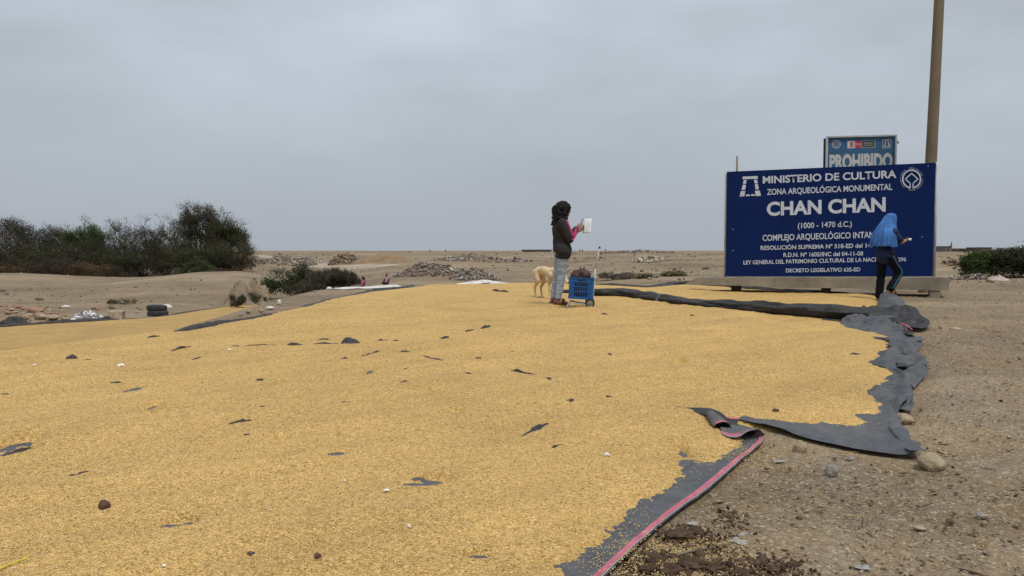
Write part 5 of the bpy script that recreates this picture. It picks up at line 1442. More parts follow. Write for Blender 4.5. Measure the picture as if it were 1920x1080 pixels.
V, Fc = tube_np([a, a.lerp(b, .5) + Vector((0, 0, .004)), b], [.006, .007, .005], 7); st = obj('stick', fast_mesh('stick', V, Fc, True), M['wood']); tag(st, 'short dry stick lying among the dark clods', 'stick')
M['grey_mark'] = simple_mat('pale_grey_dust', (0.27, 0.26, 0.245), .95, .2, 20, .3, .004)
for (px, py, w, h) in ((1388, 1020, 16, 5), (1404, 1006, 22, 4), (1300, 985, 10, 4), (1460, 867, 12, 4), (1620, 1068, 14, 5)):
    g = W(px, py); pr = [(math.cos(t_) * (1 + .3 * math.sin(3 * t_ + px)), math.sin(t_) * (1 + .25 * math.cos(2 * t_ + py))) for t_ in np.linspace(0, 2 * math.pi, 18)[:-1]]
    poly = [(g.x + x * w * g.y / F, g.y + y * h * g.y / F * 2.6) for x, y in pr]
    o = cloth_patch('plastic_scrap', poly, M['grey_mark'], None, .010, .002, .02, 5, 6, False); tag(o, 'flat pale grey scrap pressed into the bare earth', 'scrap', 'pale grey scraps on the earth')
# white flecks on the grain
M['white_bit'] = simple_mat('white_fluff', (.75, .73, .70), .9, .1, 20, .3, .004)
for i, (px, py, w, h) in enumerate([(1137, 858, 15, 8), (725, 923, 14, 9), (648, 896, 8, 6), (768, 992, 8, 15), (507, 958, 7, 4), (519, 1017, 7, 4), (741, 1012, 6, 4), (308, 1066, 11, 8), (65, 686, 8, 5), (431, 657, 8, 6), (226, 686, 16, 3), (185, 1071, 5, 4)]):
    g = W(px, py, .045); s_ = g.y / F
    rr_ = np.random.default_rng(i); cx = []
    for q in range(4): cx.append(('e', (rr_.uniform(-.3, .3) * w * s_, rr_.uniform(-.3, .3) * w * s_, rr_.uniform(0, .3) * h * s_), (w * s_ * .3, w * s_ * .22, h * s_ * .28), tuple(rr_.uniform(-1, 1, 3))))
    o = obj('white_scrap', fuse('white_scrap', cx, .0045, 1), M['white_bit'], None, (g.x, g.y, RZ(g.x, g.y) + .004)); tag(o, 'small crumpled white scrap lying on the golden grain', 'scrap', 'white scraps on the grain')
V, Fc = tube_np(catmull(np.array([list(W(-30, 1082, .06)), list(W(20, 1057, .06)), list(W(48, 1047, .07)), list(W(52, 1042, .07))]), 16), .004, 6)
M['yellow'] = simple_mat('yellow_twine', (.55, .47, .05), .7, .1, 9, .1, .002); o = obj('twine', fast_mesh('twine', V, Fc, True), M['yellow']); tag(o, 'thin yellow twine lying on the near grain', 'twine')

# ------------------------------------------------------------------ left: tyres, cloth, rubble on the lower ground
def tyre(loc, R, r, name, lab, tilt):
    V, Fc = [], []
    nu, nv = 40, 16
    for i in range(nu):
        a = 2 * math.pi * i / nu
        for j in range(nv):
            b = 2 * math.pi * j / nv
            rr = r * (1 - .18 * abs(math.cos(b)) ** 6); tread = .012 * (1 if (i % 2) else 0) * max(0, math.cos(b)) ** 4
            V.append(((R - r + (rr * math.copysign(abs(math.cos(b)) ** .7, math.cos(b))) + tread) * math.cos(a), (R - r + (rr * math.copysign(abs(math.cos(b)) ** .7, math.cos(b))) + tread) * math.sin(a), 1.15 * r * math.copysign(abs(math.sin(b)) ** .7, math.sin(b))))
    for i in range(nu):
        for j in range(nv): Fc.append((i * nv + j, ((i + 1) % nu) * nv + j, ((i + 1) % nu) * nv + (j + 1) % nv, i * nv + (j + 1) % nv))
    o = obj(name, fast_mesh(name, V, Fc, True), M['rubber'], None, loc, tilt); tag(o, lab, 'tyre'); return o
g = W(288, 594); R_ = 19 * g.y / F; rt = 4.6 * g.y / F
M['rubber_dusty'] = simple_mat('dusty_rubber', (.035, .035, .036), .85, .3, 6, .3, .01)
M['rubber'] = M['rubber_dusty']
tyre((g.x, g.y + R_, GZ(g.x, g.y + R_) + rt * 1.1), R_, rt, 'tyre', 'worn black tyre at the bottom of a stack of two', (0, 0, .2))
tyre((g.x - .04, g.y + R_ + .03, GZ(g.x, g.y + R_) + rt * 3.35), R_ * .97, rt, 'tyre', 'worn black tyre lying on top of another', (.02, .03, .9))
g = W(212, 598); s_ = g.y / F
bm = bmesh.new(); box_bm(bm, Vector((0, 0, 8 * s_)), (27 * s_, .4, 16 * s_), None, .03)
for v in bm.verts: v.co += Vector(r_.normal(0, .015, 3))
o = obj('concrete_block', bm_mesh('concrete_block', bm), M['rock'], None, (g.x, g.y + .2, g.z - .02), (0.05, .05, .2)); tag(o, 'squared tan masonry block lying by the white cloth', 'block')
# crumpled white cloth
g = W(155, 604); s_ = g.y / F
def white_heap(name, px, py, w, h, mat, lab, seed, n=26):
    """a cloth dropped in a heap: closed folded sheet, creased and hemmed to the ground"""
    g = W(px, py); s_ = g.y / F; rx = w * s_ / 2; ry = rx * .75; hz = h * s_
    nu, nv = 56, 44
    A_, B_ = np.meshgrid(np.linspace(0, 2 * math.pi, nu), np.linspace(0, 1, nv), indexing='ij')
    edge = 1 + .32 * fbm(np.cos(A_) * 2.2 + seed, np.sin(A_) * 2.2, seed, 3)
    U = B_ * np.cos(A_) * edge; Vv = B_ * np.sin(A_) * edge
    wu = U * 2.6 + .8 * fbm(U * 2 + 5, Vv * 2, seed + 2, 2); wv = Vv * 1.6
    r1 = 1 - np.abs(fbm(wu + seed, wv, seed + 4, 2)) * 3.4; r2 = 1 - np.abs(fbm(wu * 2.3, wv * 2.3 + seed, seed + 6, 2)) * 3.4
    Z_ = hz * np.maximum(0, 1 - B_ ** 2) ** .75 * np.clip(.45 + .40 * np.maximum(r1, -.6) + .24 * np.maximum(r2, -.6), .08, 1.4)
    X_ = g.x + U * rx; Y_ = g.y + ry * .8 + Vv * ry
    Vt = np.stack([X_, Y_, T(X_, Y_) + Z_ + .012], -1).reshape(-1, 3)
    ii = np.arange(nu - 1)[:, None] * nv + np.arange(nv - 1)[None]; Q = np.stack([ii, ii + nv, ii + nv + 1, ii + 1], -1).reshape(-1, 4)
    o = obj(name, fast_mesh(name, Vt, Q[:, ::-1], True), mat); tag(o, lab, 'sack' if 'sack' in name else 'cloth'); return o
n_s = NT('white_dark_striped_cloth'); st_ = n_s.math('SINE', n_s.math('MULTIPLY', n_s.noise(1.4, 3, .5, None, 1.0), 60.0))
M['striped'] = n_s.done(n_s.ramp(st_, [(.05, (.16, .14, .14)), (.35, (.62, .60, .58)), (1.0, (.68, .66, .64))]), .85, n_s.bump(n_s.noise(8, 4), .5, .03), .2)
white_heap('striped_cloth', 153, 603, 66, 19, M['striped'], 'crumpled white striped cloth dumped beside the masonry block', 3)
white_heap('dark_cloth', 196, 602, 26, 9, M['tarp_dark'], 'small black rag between the striped cloth and the block', 6, 10)
white_heap('rubbish_bag', 18, 607, 50, 13, M['tarp_dark'], 'dark grey plastic bag slumped on the rubble at the grain edge', 8, 12)
white_heap('white_rag', 310, 577, 20, 7, M['white_cloth'], 'white rag on the ground behind the tyres', 12, 10)
white_heap('white_rag', 120, 576, 20, 3, M['white_cloth'], 'flat pale rag lying behind the striped cloth', 14, 8)

BR = [(.30, .17, .105), (.27, .19, .13), (.33, .25, .17), (.36, .20, .13), (.22, .15, .11)]
M['brick_tan'] = simple_mat('broken_brick', (.26, .155, .10), .95, .35, 5, .7, .02)
M['brick_red'] = simple_mat('broken_red_brick', (.33, .13, .075), .95, .3, 5, .7, .02)
RUB = [(8, 605, 20, 9, 'brick_red'), (45, 600, 16, 13, 'rock'), (72, 601, 24, 17, 'rock'), (97, 601, 26, 13, 'rock'), (116, 602, 13, 9, 'rock'), (58, 586, 38, 12, 'brick_tan'), (30, 578, 20, 8, 'brick_tan'), (88, 589, 16, 7, 'brick_tan'), (55, 603, 9, 8, 'brick_tan'),
       (20, 583, 14, 7, 'rock'), (80, 580, 12, 5, 'brick_tan'), (5, 576, 14, 7, 'brick_tan'), (105, 590, 10, 4, 'brick_tan'), (40, 591, 12, 7, 'rock'), (225, 601, 7, 5, 'rock'), (255, 588, 10, 5, 'rock'), (312, 587, 9, 5, 'brick_tan'), (262, 581, 9, 5, 'brick_tan'), (183, 582, 7, 5, 'brick_red'), (65, 609, 10, 4, 'brick_red'),
       (12, 590, 16, 9, 'brick_tan'), (33, 597, 14, 9, 'brick_tan'), (52, 594, 14, 8, 'rock'), (68, 592, 20, 9, 'brick_tan'), (85, 596, 14, 8, 'rock'), (100, 595, 14, 7, 'brick_tan'), (112, 596, 10, 6, 'brick_tan'), (26, 588, 12, 6, 'rock'), (44, 581, 16, 7, 'brick_tan'), (66, 578, 14, 6, 'brick_tan'),
       (92, 583, 11, 5, 'rock'), (14, 581, 10, 5, 'brick_red'), (76, 607, 9, 4, 'rock'), (122, 594, 8, 4, 'brick_tan'), (36, 605, 9, 5, 'brick_red'), (340, 575, 6, 4, 'rock'), (360, 583, 6, 4, 'rock'), (395, 571, 7, 4, 'rock'), (128, 571, 5, 3, 'rock')]
for i, (px, py, w, h, m_) in enumerate(RUB):
    g = W(px, py); sx = w * g.y / F / 2; sz = h * g.y / F / 2
    o = obj('rubble_stone', rock_mesh('rubble_stone', (sx, sx * .8, sz), 700 + i, 2, .25, 1, .5), M[m_], None, (g.x, g.y + sx * .5, g.z + sz * .7), (0, 0, .3 * (i % 5)))
    o.data.polygons.foreach_set('use_smooth', np.zeros(len(o.data.polygons), bool)); tag(o, 'broken masonry lump on the low ground along the lower grain', 'rubble', 'masonry lumps by the lower grain')
# stones holding the tarp along the crest
for i, (px, py, w, h, m_) in enumerate([(523, 572, 9, 12, 'white_cloth'), (515, 566, 5, 4, 'rock_grey'), (505, 580, 17, 7, 'white_cloth'), (488, 586, 12, 8, 'rock'), (464, 588, 12, 10, 'rock'), (450, 592, 12, 5, 'rock_grey'), (616, 545, 14, 8, 'white_cloth'), (590, 548, 10, 4, 'rock')]):
    g = W(px, py); sx = w * g.y / F / 2; sz = h * g.y / F / 2
    o = obj('crest_stone', rock_mesh('crest_stone', (sx, sx * .8, sz), 760 + i, 2, .3, 1, .4), M[m_], None, (g.x, g.y + sx * .5, g.z + sz * .8), (0, 0, .3 * i)); tag(o, 'pale stone weighing down the edge along the earth crest', 'stone', 'pale stones along the crest')

# white sheets near the seated people
def sheet_strip(name, pts, lab, mat, seed):
    o = low_wall(name, pts, mat, 50, seed, .22); tag(o, lab, 'sheet'); return o
sheet_strip('white_sheet', [(625, 543, 1), (650, 542, 2.5), (690, 541, 2.5), (715, 540, 3.5), (740, 539, 3.5), (752, 540, 2)], 'long white sheet spread on the crest before the seated people', M['white_cloth'], 4)
sheet_strip('white_sheet', [(855, 534, 1), (880, 533, 4), (905, 531, 5), (930, 532, 4), (952, 533, 1)], 'white sheet humped behind the grain in front of the rubble heap', M['white_cloth'], 5)
white_heap('tarp_heap', 768, 542, 32, 7, M['tarp'], 'low heap of grey tarp at the end of the long white sheet', 21, 14)

# ------------------------------------------------------------------ vegetation
def plant(px, py_base, Yd, w_px, top_py, kind, lab, seed, cat='tree', name='tree', green=(.055, .075, .028), var=.35, leaf=.078, group=None, depthk=.8, nstem=5, dens=1.0, bare=.0):
    """tapered stems branching into twigs, with small leaf faces round the twig ends"""
    rg = np.random.default_rng(seed); rnd = random.Random(seed)
    b = AT(px, py_base, Yd); gz0 = GZ(b.x, b.y); base = Vector((b.x, b.y, gz0 - .05))
    top = AT(px, top_py, Yd).z; Hh = max(.2, top - base.z); Wd = w_px * Yd / F
    segs = []; tips = []
    levels = 5 if cat == 'tree' else 4
    def grow(p, d, L, r, lv):
        n = 3; pts = [p]; q = p.copy(); dd_ = d.copy()
        for i in range(n):
            dd_ = (dd_ + Vector((rnd.gauss(0, .16), rnd.gauss(0, .16), rnd.gauss(0.03, .10)))).normalized(); q = q + dd_ * L / n; pts.append(q.copy())
        segs.append((pts, [r, r * .85, r * .7, r * .55], lv))
        if lv <= 0: tips.append((pts[-1], dd_)); return
        if lv <= 1: tips.append((pts[2], dd_))
        m_ = 3 if lv > 1 else 3
        for k in range(m_):
            sp = .62 if kind != 'umbrella' else .75
            nd = (dd_ + Vector((rnd.gauss(0, sp), rnd.gauss(0, sp), rnd.gauss(.05, .32)))).normalized()
            if nd.z < -.25: nd.z = -.1
            grow(pts[-1] if k < 2 else pts[2], nd.normalized(), L * rnd.uniform(.62, .85), r * .55, lv - 1)
    for k in range(nstem):
        a = 6.283 * k / nstem + rnd.uniform(-.5, .5); sp = {'tree': .45, 'umbrella': .30, 'bush': .95, 'reed': .35}[kind]
        d = Vector((math.cos(a) * sp, math.sin(a) * sp, 1)).normalized(); off_ = .12 if cat == 'tree' else .3
        grow(Vector((math.cos(a) * off_ * .3, math.sin(a) * off_ * .3, 0)), d, 1.0 if kind != 'umbrella' else 1.3, .075 if cat == 'tree' else .035, levels - 1)
    allp = np.array([list(p) for s_ in segs for p in s_[0]])
    lo, hi = np.percentile(allp[:, :2], 1.5, axis=0), np.percentile(allp[:, :2], 98.5, axis=0); zt = np.percentile(allp[:, 2], 99.5)
    cx, cy = (lo + hi) / 2; fx = Wd / (hi[0] - lo[0]); fy = Wd * depthk / (hi[1] - lo[1]); fz = Hh / zt
    def tr(p): return Vector(((p[0] - cx) * fx + cx * 0, (p[1] - cy) * fy, p[2] * fz))
    root = empty(name, base); tag(root, lab, cat, group)
    rs = (fx + fz) / 2
    V = []; Fc = []
    for pts, rad, lv in segs:
        if lv == 0 and bare == 0 and rnd.random() < .5: continue
        v_, f_ = tube_np([tr(p) for p in pts], [max(.006, r * rs) for r in rad], 6 if lv > 2 else 4, False); o_ = len(V); V += v_; Fc += [tuple(i + o_ for i in q) for q in f_]
    obj('trunk' if cat == 'tree' else 'stems', fast_mesh('stems', V, Fc, True), M['bark'], root)
    tp = np.array([list(tr(t_[0])) for t_ in tips]); nt_ = len(tp)
    per = max(1, int(dens * (36 if cat == 'tree' else 34) * (1 - bare)))
    keep = rg.random(nt_) > bare * .55; tp = tp[keep]; nt_ = len(tp)
    P = np.repeat(tp, per, 0); sg = min(.30 if cat != 'tree' else .17, .04 * (Wd + Hh)) * (1.0 if kind != 'reed' else .6) * (1 - .6 * bare)
    P = P + rg.normal(0, 1, P.shape) * np.array([sg, sg, min(sg * .8, .09 * Hh)]); P[:, 2] = np.maximum(P[:, 2], .03)
    # hollow some gaps so that the crown breaks into clumps
    gap = fbm(P[:, 0] / (Wd * .16 + .1) + seed, P[:, 2] / (Hh * .16 + .1) + P[:, 1] * .9, seed, 3) > -.16
    P = P[gap]; n = len(P)
    A1 = rg.normal(0, 1, (n, 3)); A1 /= np.linalg.norm(A1, axis=1)[:, None]
    if kind == 'reed': A1 = A1 * np.array([.35, .35, 1]) ; A1 /= np.linalg.norm(A1, axis=1)[:, None]
    A2 = np.cross(A1, rg.normal(0, 1, (n, 3))); A2 /= np.linalg.norm(A2, axis=1)[:, None]
    ls = leaf * rg.uniform(.6, 1.4, (n, 1)); lw = ls * (.45 if kind != 'reed' else .16); 
    if kind == 'reed': ls = ls * 1.9
    Vq = np.stack([P - A1 * ls / 2, P + A2 * lw / 2, P + A1 * ls / 2, P - A2 * lw / 2], 1).reshape(-1, 3)
    me = fast_mesh('crown', Vq, np.arange(n * 4).reshape(-1, 4))
    tone = fbm(P[:, 0] / (Wd * .22 + .1) + 3, P[:, 2] / (Hh * .25 + .1) + P[:, 1], seed + 3, 2)
    c = np.array(green)[None] * (1 + var * tone[:, None] * 2.2) * rg.uniform(.65, 1.35, (n, 1)); brown = rg.random(n) < .12
    c[brown] = np.array((.085, .06, .035)) * rg.uniform(.7, 1.3, (brown.sum(), 1)); face_color(me, np.clip(c, .004, 1))
    obj('crown' if cat == 'tree' else 'foliage', me, M['leaf'], root)
    return root

DK = (.032, .034, .017); OL = (.052, .054, .022); GR = (.052, .088, .018); BRN = (.056, .043, .026); RUST = (.115, .068, .032); LG = (.075, .115, .030)
G1 = 'trees of the dark grove behind the dune'
plant(15, 505, 60, 125, 410, 'tree', 'tall dark tree at the outer end of the grove beyond the dune', 1, green=DK, group=G1)
plant(70, 505, 62, 80, 424, 'tree', 'dark twiggy tree beside the tall one in the grove beyond the dune', 2, green=DK, group=G1, dens=.7, bare=.2)
plant(122, 500, 60, 75, 427, 'umbrella', 'dark thin-crowned tree left of the bright green one in the grove', 3, green=DK, dens=.6, bare=.35, group=G1)
plant(170, 500, 57, 72, 419, 'tree', 'bright leaf-green tree standing in the dark grove', 4, green=GR, group=G1)
plant(236, 498, 60, 68, 411, 'umbrella', 'nearly bare umbrella-shaped tree with dark twigs above the grove', 5, green=DK, dens=.75, bare=.38, leaf=.075, nstem=4, group=G1)
plant(292, 498, 62, 60, 427, 'umbrella', 'low sparse tree between the umbrella tree and the tall leaning clump', 6, green=DK, dens=.6, bare=.35, group=G1)
plant(338, 498, 58, 62, 396, 'tree', 'open twiggy tree with see-through crown beside the dense tall clump', 7, green=(.075, .082, .042), dens=.6, bare=.38, leaf=.075, nstem=3, group=G1)
plant(385, 496, 57, 85, 389, 'tree', 'tallest dense olive-brown tree of the grove', 8, green=(.062, .060, .030), dens=1.5, group=G1, nstem=7)
plant(425, 493, 56, 72, 418, 'tree', 'dense olive tree sloping down at the end of the grove', 9, green=OL, dens=1.4, group=G1, nstem=7)
for i, (px, w, top, gcol, Yd, lab) in enumerate([(20, 130, 452, DK, 55, 'dark scrub'), (85, 110, 462, OL, 54, 'olive scrub'), (145, 110, 455, DK, 55, 'dark scrub'), (205, 110, 446, OL, 55, 'olive scrub'), (265, 110, 448, DK, 54, 'dark scrub'), (325, 110, 445, DK, 54, 'dark scrub'),
                                  (380, 100, 440, OL, 54, 'olive scrub'), (432, 70, 452, OL, 53, 'olive scrub')]):
    plant(px, 498, Yd, w, top, 'bush', 'dense ' + lab + ' filling the foot of the grove beyond the dune', 20 + i, 'bush', 'scrub_bush', gcol, dens=1.25, group='scrub at the foot of the grove: ' + lab, nstem=8)
for i in range(12):
    px = 4 + i * 39; gcol = (DK, OL, (.046, .050, .024), BRN)[i % 4]
    plant(px, 500, 51.5 + (i % 3) * .8, 78 + 9 * (i % 3), 468 + 5 * (i % 4) - (6 if i > 7 else 0), 'bush', 'knee-high ' + ('dark', 'olive', 'dull green', 'brown')[i % 4] + ' undergrowth in front of the grove beyond the dune', 120 + i, 'bush', 'undergrowth', gcol, dens=1.2, nstem=10, leaf=.08, group='undergrowth before the grove: ' + ('dark', 'olive', 'dull green', 'brown')[i % 4])
for i, (px, w, top, gcol) in enumerate([(45, 110, 484, BRN), (110, 90, 488, BRN), (25, 90, 494, RUST), (160, 80, 496, RUST), (205, 50, 503, BRN)]):
    plant(px, 512, 47, w, top, 'bush', 'low dry ' + ('rust-brown' if gcol is RUST else 'dull brown') + ' brush along the top of the dune', 40 + i, 'bush', 'dry_brush', gcol, dens=.8, nstem=8, leaf=.075, group='dry brush: ' + ('rust' if gcol is RUST else 'brown'))
plant(370, 523, 45, 50, 491, 'bush', 'rounded green bush standing alone on the slope below the grove', 50, 'bush', 'bush', (.050, .072, .024), dens=1.5, nstem=8, leaf=.075)
plant(418, 533, 42, 60, 509, 'bush', 'low brownish brush right beside the rounded green bush', 51, 'bush', 'bush', BRN, nstem=8, leaf=.07)
plant(322, 524, 45, 44, 504, 'bush', 'sparse dry twigs left of the rounded green bush', 52, 'bush', 'bush', (.11, .085, .06), dens=.25, bare=.4, leaf=.06)
plant(552, 570, 33, 92, 504, 'bush', 'dense dark green bush growing behind the earth crest', 53, 'bush', 'bush', (.038, .055, .020), dens=1.6, nstem=9, leaf=.07)
plant(622, 562, 32, 84, 510, 'reed', 'clump of dark upright reedy grass beside the dense bush', 54, 'bush', 'reed_clump', (.078, .074, .046), dens=.75, nstem=14, leaf=.12)
plant(575, 570, 31, 60, 530, 'reed', 'shorter reedy tuft in front of the dense bush', 55, 'bush', 'reed_clump', (.066, .062, .040), dens=.7, nstem=12, leaf=.12)
plant(445, 577, 29, 26, 555, 'reed', 'thin weed tuft at the edge of the lower grain', 56, 'bush', 'weed', (.09, .085, .045), dens=.4, nstem=8, leaf=.08)
plant(480, 570, 31, 40, 548, 'reed', 'straggling weed below the gravel mound', 57, 'bush', 'weed', (.09, .085, .05), dens=.4, nstem=9, leaf=.09)
plant(236, 575, 31, 30, 561, 'bush', 'small yellow-green weed on the flat behind the striped cloth', 58, 'bush', 'weed', (.20, .18, .08), dens=.25, nstem=4, leaf=.05)
plant(213, 576, 31, 18, 566, 'bush', 'tiny dry weed beside the yellow-green one', 59, 'bush', 'weed', (.2, .15, .08), dens=.25, nstem=4, leaf=.05)
plant(808, 513, 46, 60, 497, 'bush', 'bright green low bush at the top of the rubble heap', 60, 'bush', 'bush', (.045, .085, .025), dens=1.3, nstem=9, leaf=.07)
plant(1158, 534, 29, 62, 512, 'bush', 'grey-brown dry bush behind the hand cart', 61, 'bush', 'bush', (.17, .14, .10), dens=.6, nstem=9, leaf=.05)
plant(1212, 533, 28, 34, 523, 'bush', 'flat sparse olive brush between the dry bush and the beam', 62, 'bush', 'bush', (.19, .165, .095), dens=.35, nstem=9, leaf=.05)
plant(1264, 532, 29, 40, 520, 'bush', 'low olive brush just left of the concrete beam', 63, 'bush', 'bush', (.16, .145, .075), dens=.4, nstem=9, leaf=.05)
for i, (px, pb, Yd, w, top, gcol, lab) in enumerate([(1834, 521, 29, 62, 478, GR, 'leaf-green bush at the inner end of the hedge right of the sign'), (1872, 521, 30, 76, 474, OL, 'olive bush in the middle of the hedge right of the sign'), (1908, 523, 28.5, 70, 474, DK, 'dark bush near the pale sack in the hedge right of the sign'),
                                            (1955, 523, 29, 96, 467, DK, 'tall dark bush at the outer end of the hedge right of the sign'), (1846, 510, 38, 66, 475, DK, 'dark bush at the back of the hedge right of the sign'), (1905, 508, 38, 96, 468, OL, 'tall olive bush at the back of the hedge right of the sign')]):
    plant(px, pb, Yd, w, top, 'bush', lab, 70 + i, 'bush', 'hedge_bush', gcol, dens=1.5, nstem=9, leaf=.07)

# ------------------------------------------------------------------ mounds and rubble heaps of the field behind
def heap(name, lab, px, py, Yd, w_px, h_px, mat, seed, rocks=0, pal=None, rsize=.12, cat='mound', depth=.8, mound=True):
    b = AT(px, py, Yd); s_ = Yd / F; rx = w_px * s_ / 2; ry = rx * depth; hz = h_px * s_
    g0 = GZ(b.x, b.y); nu, nv = 34, 26
    def hf(u, v):
        q = u * u + v * v; return np.maximum(0, 1 - q) ** .8 * np.clip(.72 + (.95 if rocks else .3) * fbm(u * 1.9 + seed * 3.7, v * 1.9, seed, 3), .12, 1.5) * hz
    U, Vv = np.meshgrid(np.linspace(-1.05, 1.05, nu), np.linspace(-1.05, 1.05, nv), indexing='ij')
    X_ = b.x + U * rx; Y_ = b.y + Vv * ry; Z_ = T(X_, Y_) + hf(U, Vv) - .05
    ii = np.arange(nu - 1)[:, None] * nv + np.arange(nv - 1)[None]; Q = np.stack([ii, ii + nv, ii + nv + 1, ii + 1], -1).reshape(-1, 4)
    root = empty(name, (b.x, b.y, g0)); tag(root, lab, cat)
    into(obj('mound', fast_mesh('mound', np.stack([X_, Y_, Z_], -1).reshape(-1, 3), Q, True), mat), root)
    if rocks:
        rg = np.random.default_rng(seed + 5); a = rg.uniform(0, 6.283, rocks); r = np.sqrt(rg.random(rocks)) * .98
        u, v = r * np.cos(a), r * np.sin(a); x = b.x + u * rx; y = b.y + v * ry; z = T(x, y) + hf(u, v)
        sz = np.exp(rg.normal(math.log(rsize), .45, rocks)); pal = np.array(pal)
        cols = pal[rg.integers(0, len(pal), rocks)] * rg.uniform(.75, 1.25, (rocks, 1))
        o = into(obj('rubble_pieces', scatter_mesh('rubble_pieces', np.stack([x, y, z + sz * .12], 1), sz, [poly_shape(1, (1, .8, .6), q, .4) for q in range(4)] + [poly_shape(1, (1.2, .7, .3), 9, .3)], cols, .6, seed), M['attr_rubble']), root); o['kind'] = 'stuff'
    return root
M['dirt_orange'] = simple_mat('ochre_dirt', (.225, .150, .085), .95, .22, 1.5, .5, .04)
M['dirt_grey'] = simple_mat('grey_gravelly_dirt', (.24, .19, .13), .95, .3, 3.0, .8, .05, .15, 12)
GP = [(.26, .21, .16), (.32, .28, .24), (.20, .15, .11), (.30, .18, .13), (.40, .37, .33), (.10, .085, .075)]
BP = [(.25, .14, .09), (.20, .14, .10), (.30, .22, .15), (.13, .09, .07), (.36, .30, .24)]
WP = [(.46, .44, .41), (.33, .29, .24), (.26, .21, .16), (.20, .15, .11), (.28, .23, .18), (.12, .10, .09)]
heap('gravel_mound', 'rounded gravelly mound beside the dense bush on the lower ground', 466, 567, 31, 100, 60, M['dirt_grey'], 2, 160, GP, .035)
heap('rubble_heap', 'heap of pinkish broken brick and tiles behind the seated people', 800, 535, 36, 130, 26, M['dirt_grey'], 3, 2800, [(.28, .17, .13), (.30, .21, .17), (.29, .27, .25), (.20, .14, .11), (.10, .085, .08), (.40, .37, .35)], .055, 'heap')
heap('rubble_heap', 'heap of grey and white rubble beside the white humped sheet', 890, 533, 34, 100, 22, M['dirt_grey'], 4, 2000, WP, .055, 'heap')
heap('rubble_heap', 'pale heap of mixed rubbish on the far field right of the grove', 540, 488, 76, 110, 20, M['dirt_grey'], 5, 1600, WP, .11, 'heap')
heap('rubble_heap', 'heap of broken brown masonry joining the ochre dirt mound', 655, 490, 75, 80, 23, M['dirt_grey'], 6, 1600, BP, .13, 'heap')
heap('dirt_mound', 'smooth ochre dirt mound on the far field', 712, 492, 73, 120, 24, M['dirt_orange'], 7, 0)
heap('dirt_mound', 'low pale dirt bank between the rubbish heap and the masonry heap', 612, 485, 80, 90, 15, M['dirt_grey'], 8, 60, GP, .12)
heap('rubble_heap', 'long low spread of rubble on the far field behind the dog', 905, 489, 72, 190, 12, M['dirt_grey'], 9, 1500, GP, .13, 'heap', 1.2)
heap('rubble_heap', 'patch of pale broken stones on the far bank behind the cart', 1213, 494, 62, 62, 7, M['dirt_grey'], 10, 420, [(.42, .36, .28), (.34, .28, .20), (.5, .45, .38), (.2, .15, .1)], .15, 'heap', 2.2)
heap('rubble_heap', 'thin line of rubble on the skyline between the cart and the sign', 1195, 473, 115, 150, 5, M['dirt_grey'], 11, 700, GP, .2, 'heap', .5)
heap('rubble_heap', 'line of grey stones at the foot of the hedge right of the sign', 1802, 524, 26.5, 118, 7, M['dirt_grey'], 12, 600, WP, .075, 'heap', .3)
heap('dirt_mound', 'small eroded earth bank beyond the sign before the far buildings', 1790, 497, 50, 50, 9, M['dirt_orange'], 13, 120, BP, .12)
M['sack'] = simple_mat('pinkish_sack', (.42, .34, .29), .9, .2, 4, .4, .02)
white_heap('pale_sack', 1879, 527, 40, 11, M['sack'], 'pale pinkish sack slumped at the foot of the hedge', 31, 14)

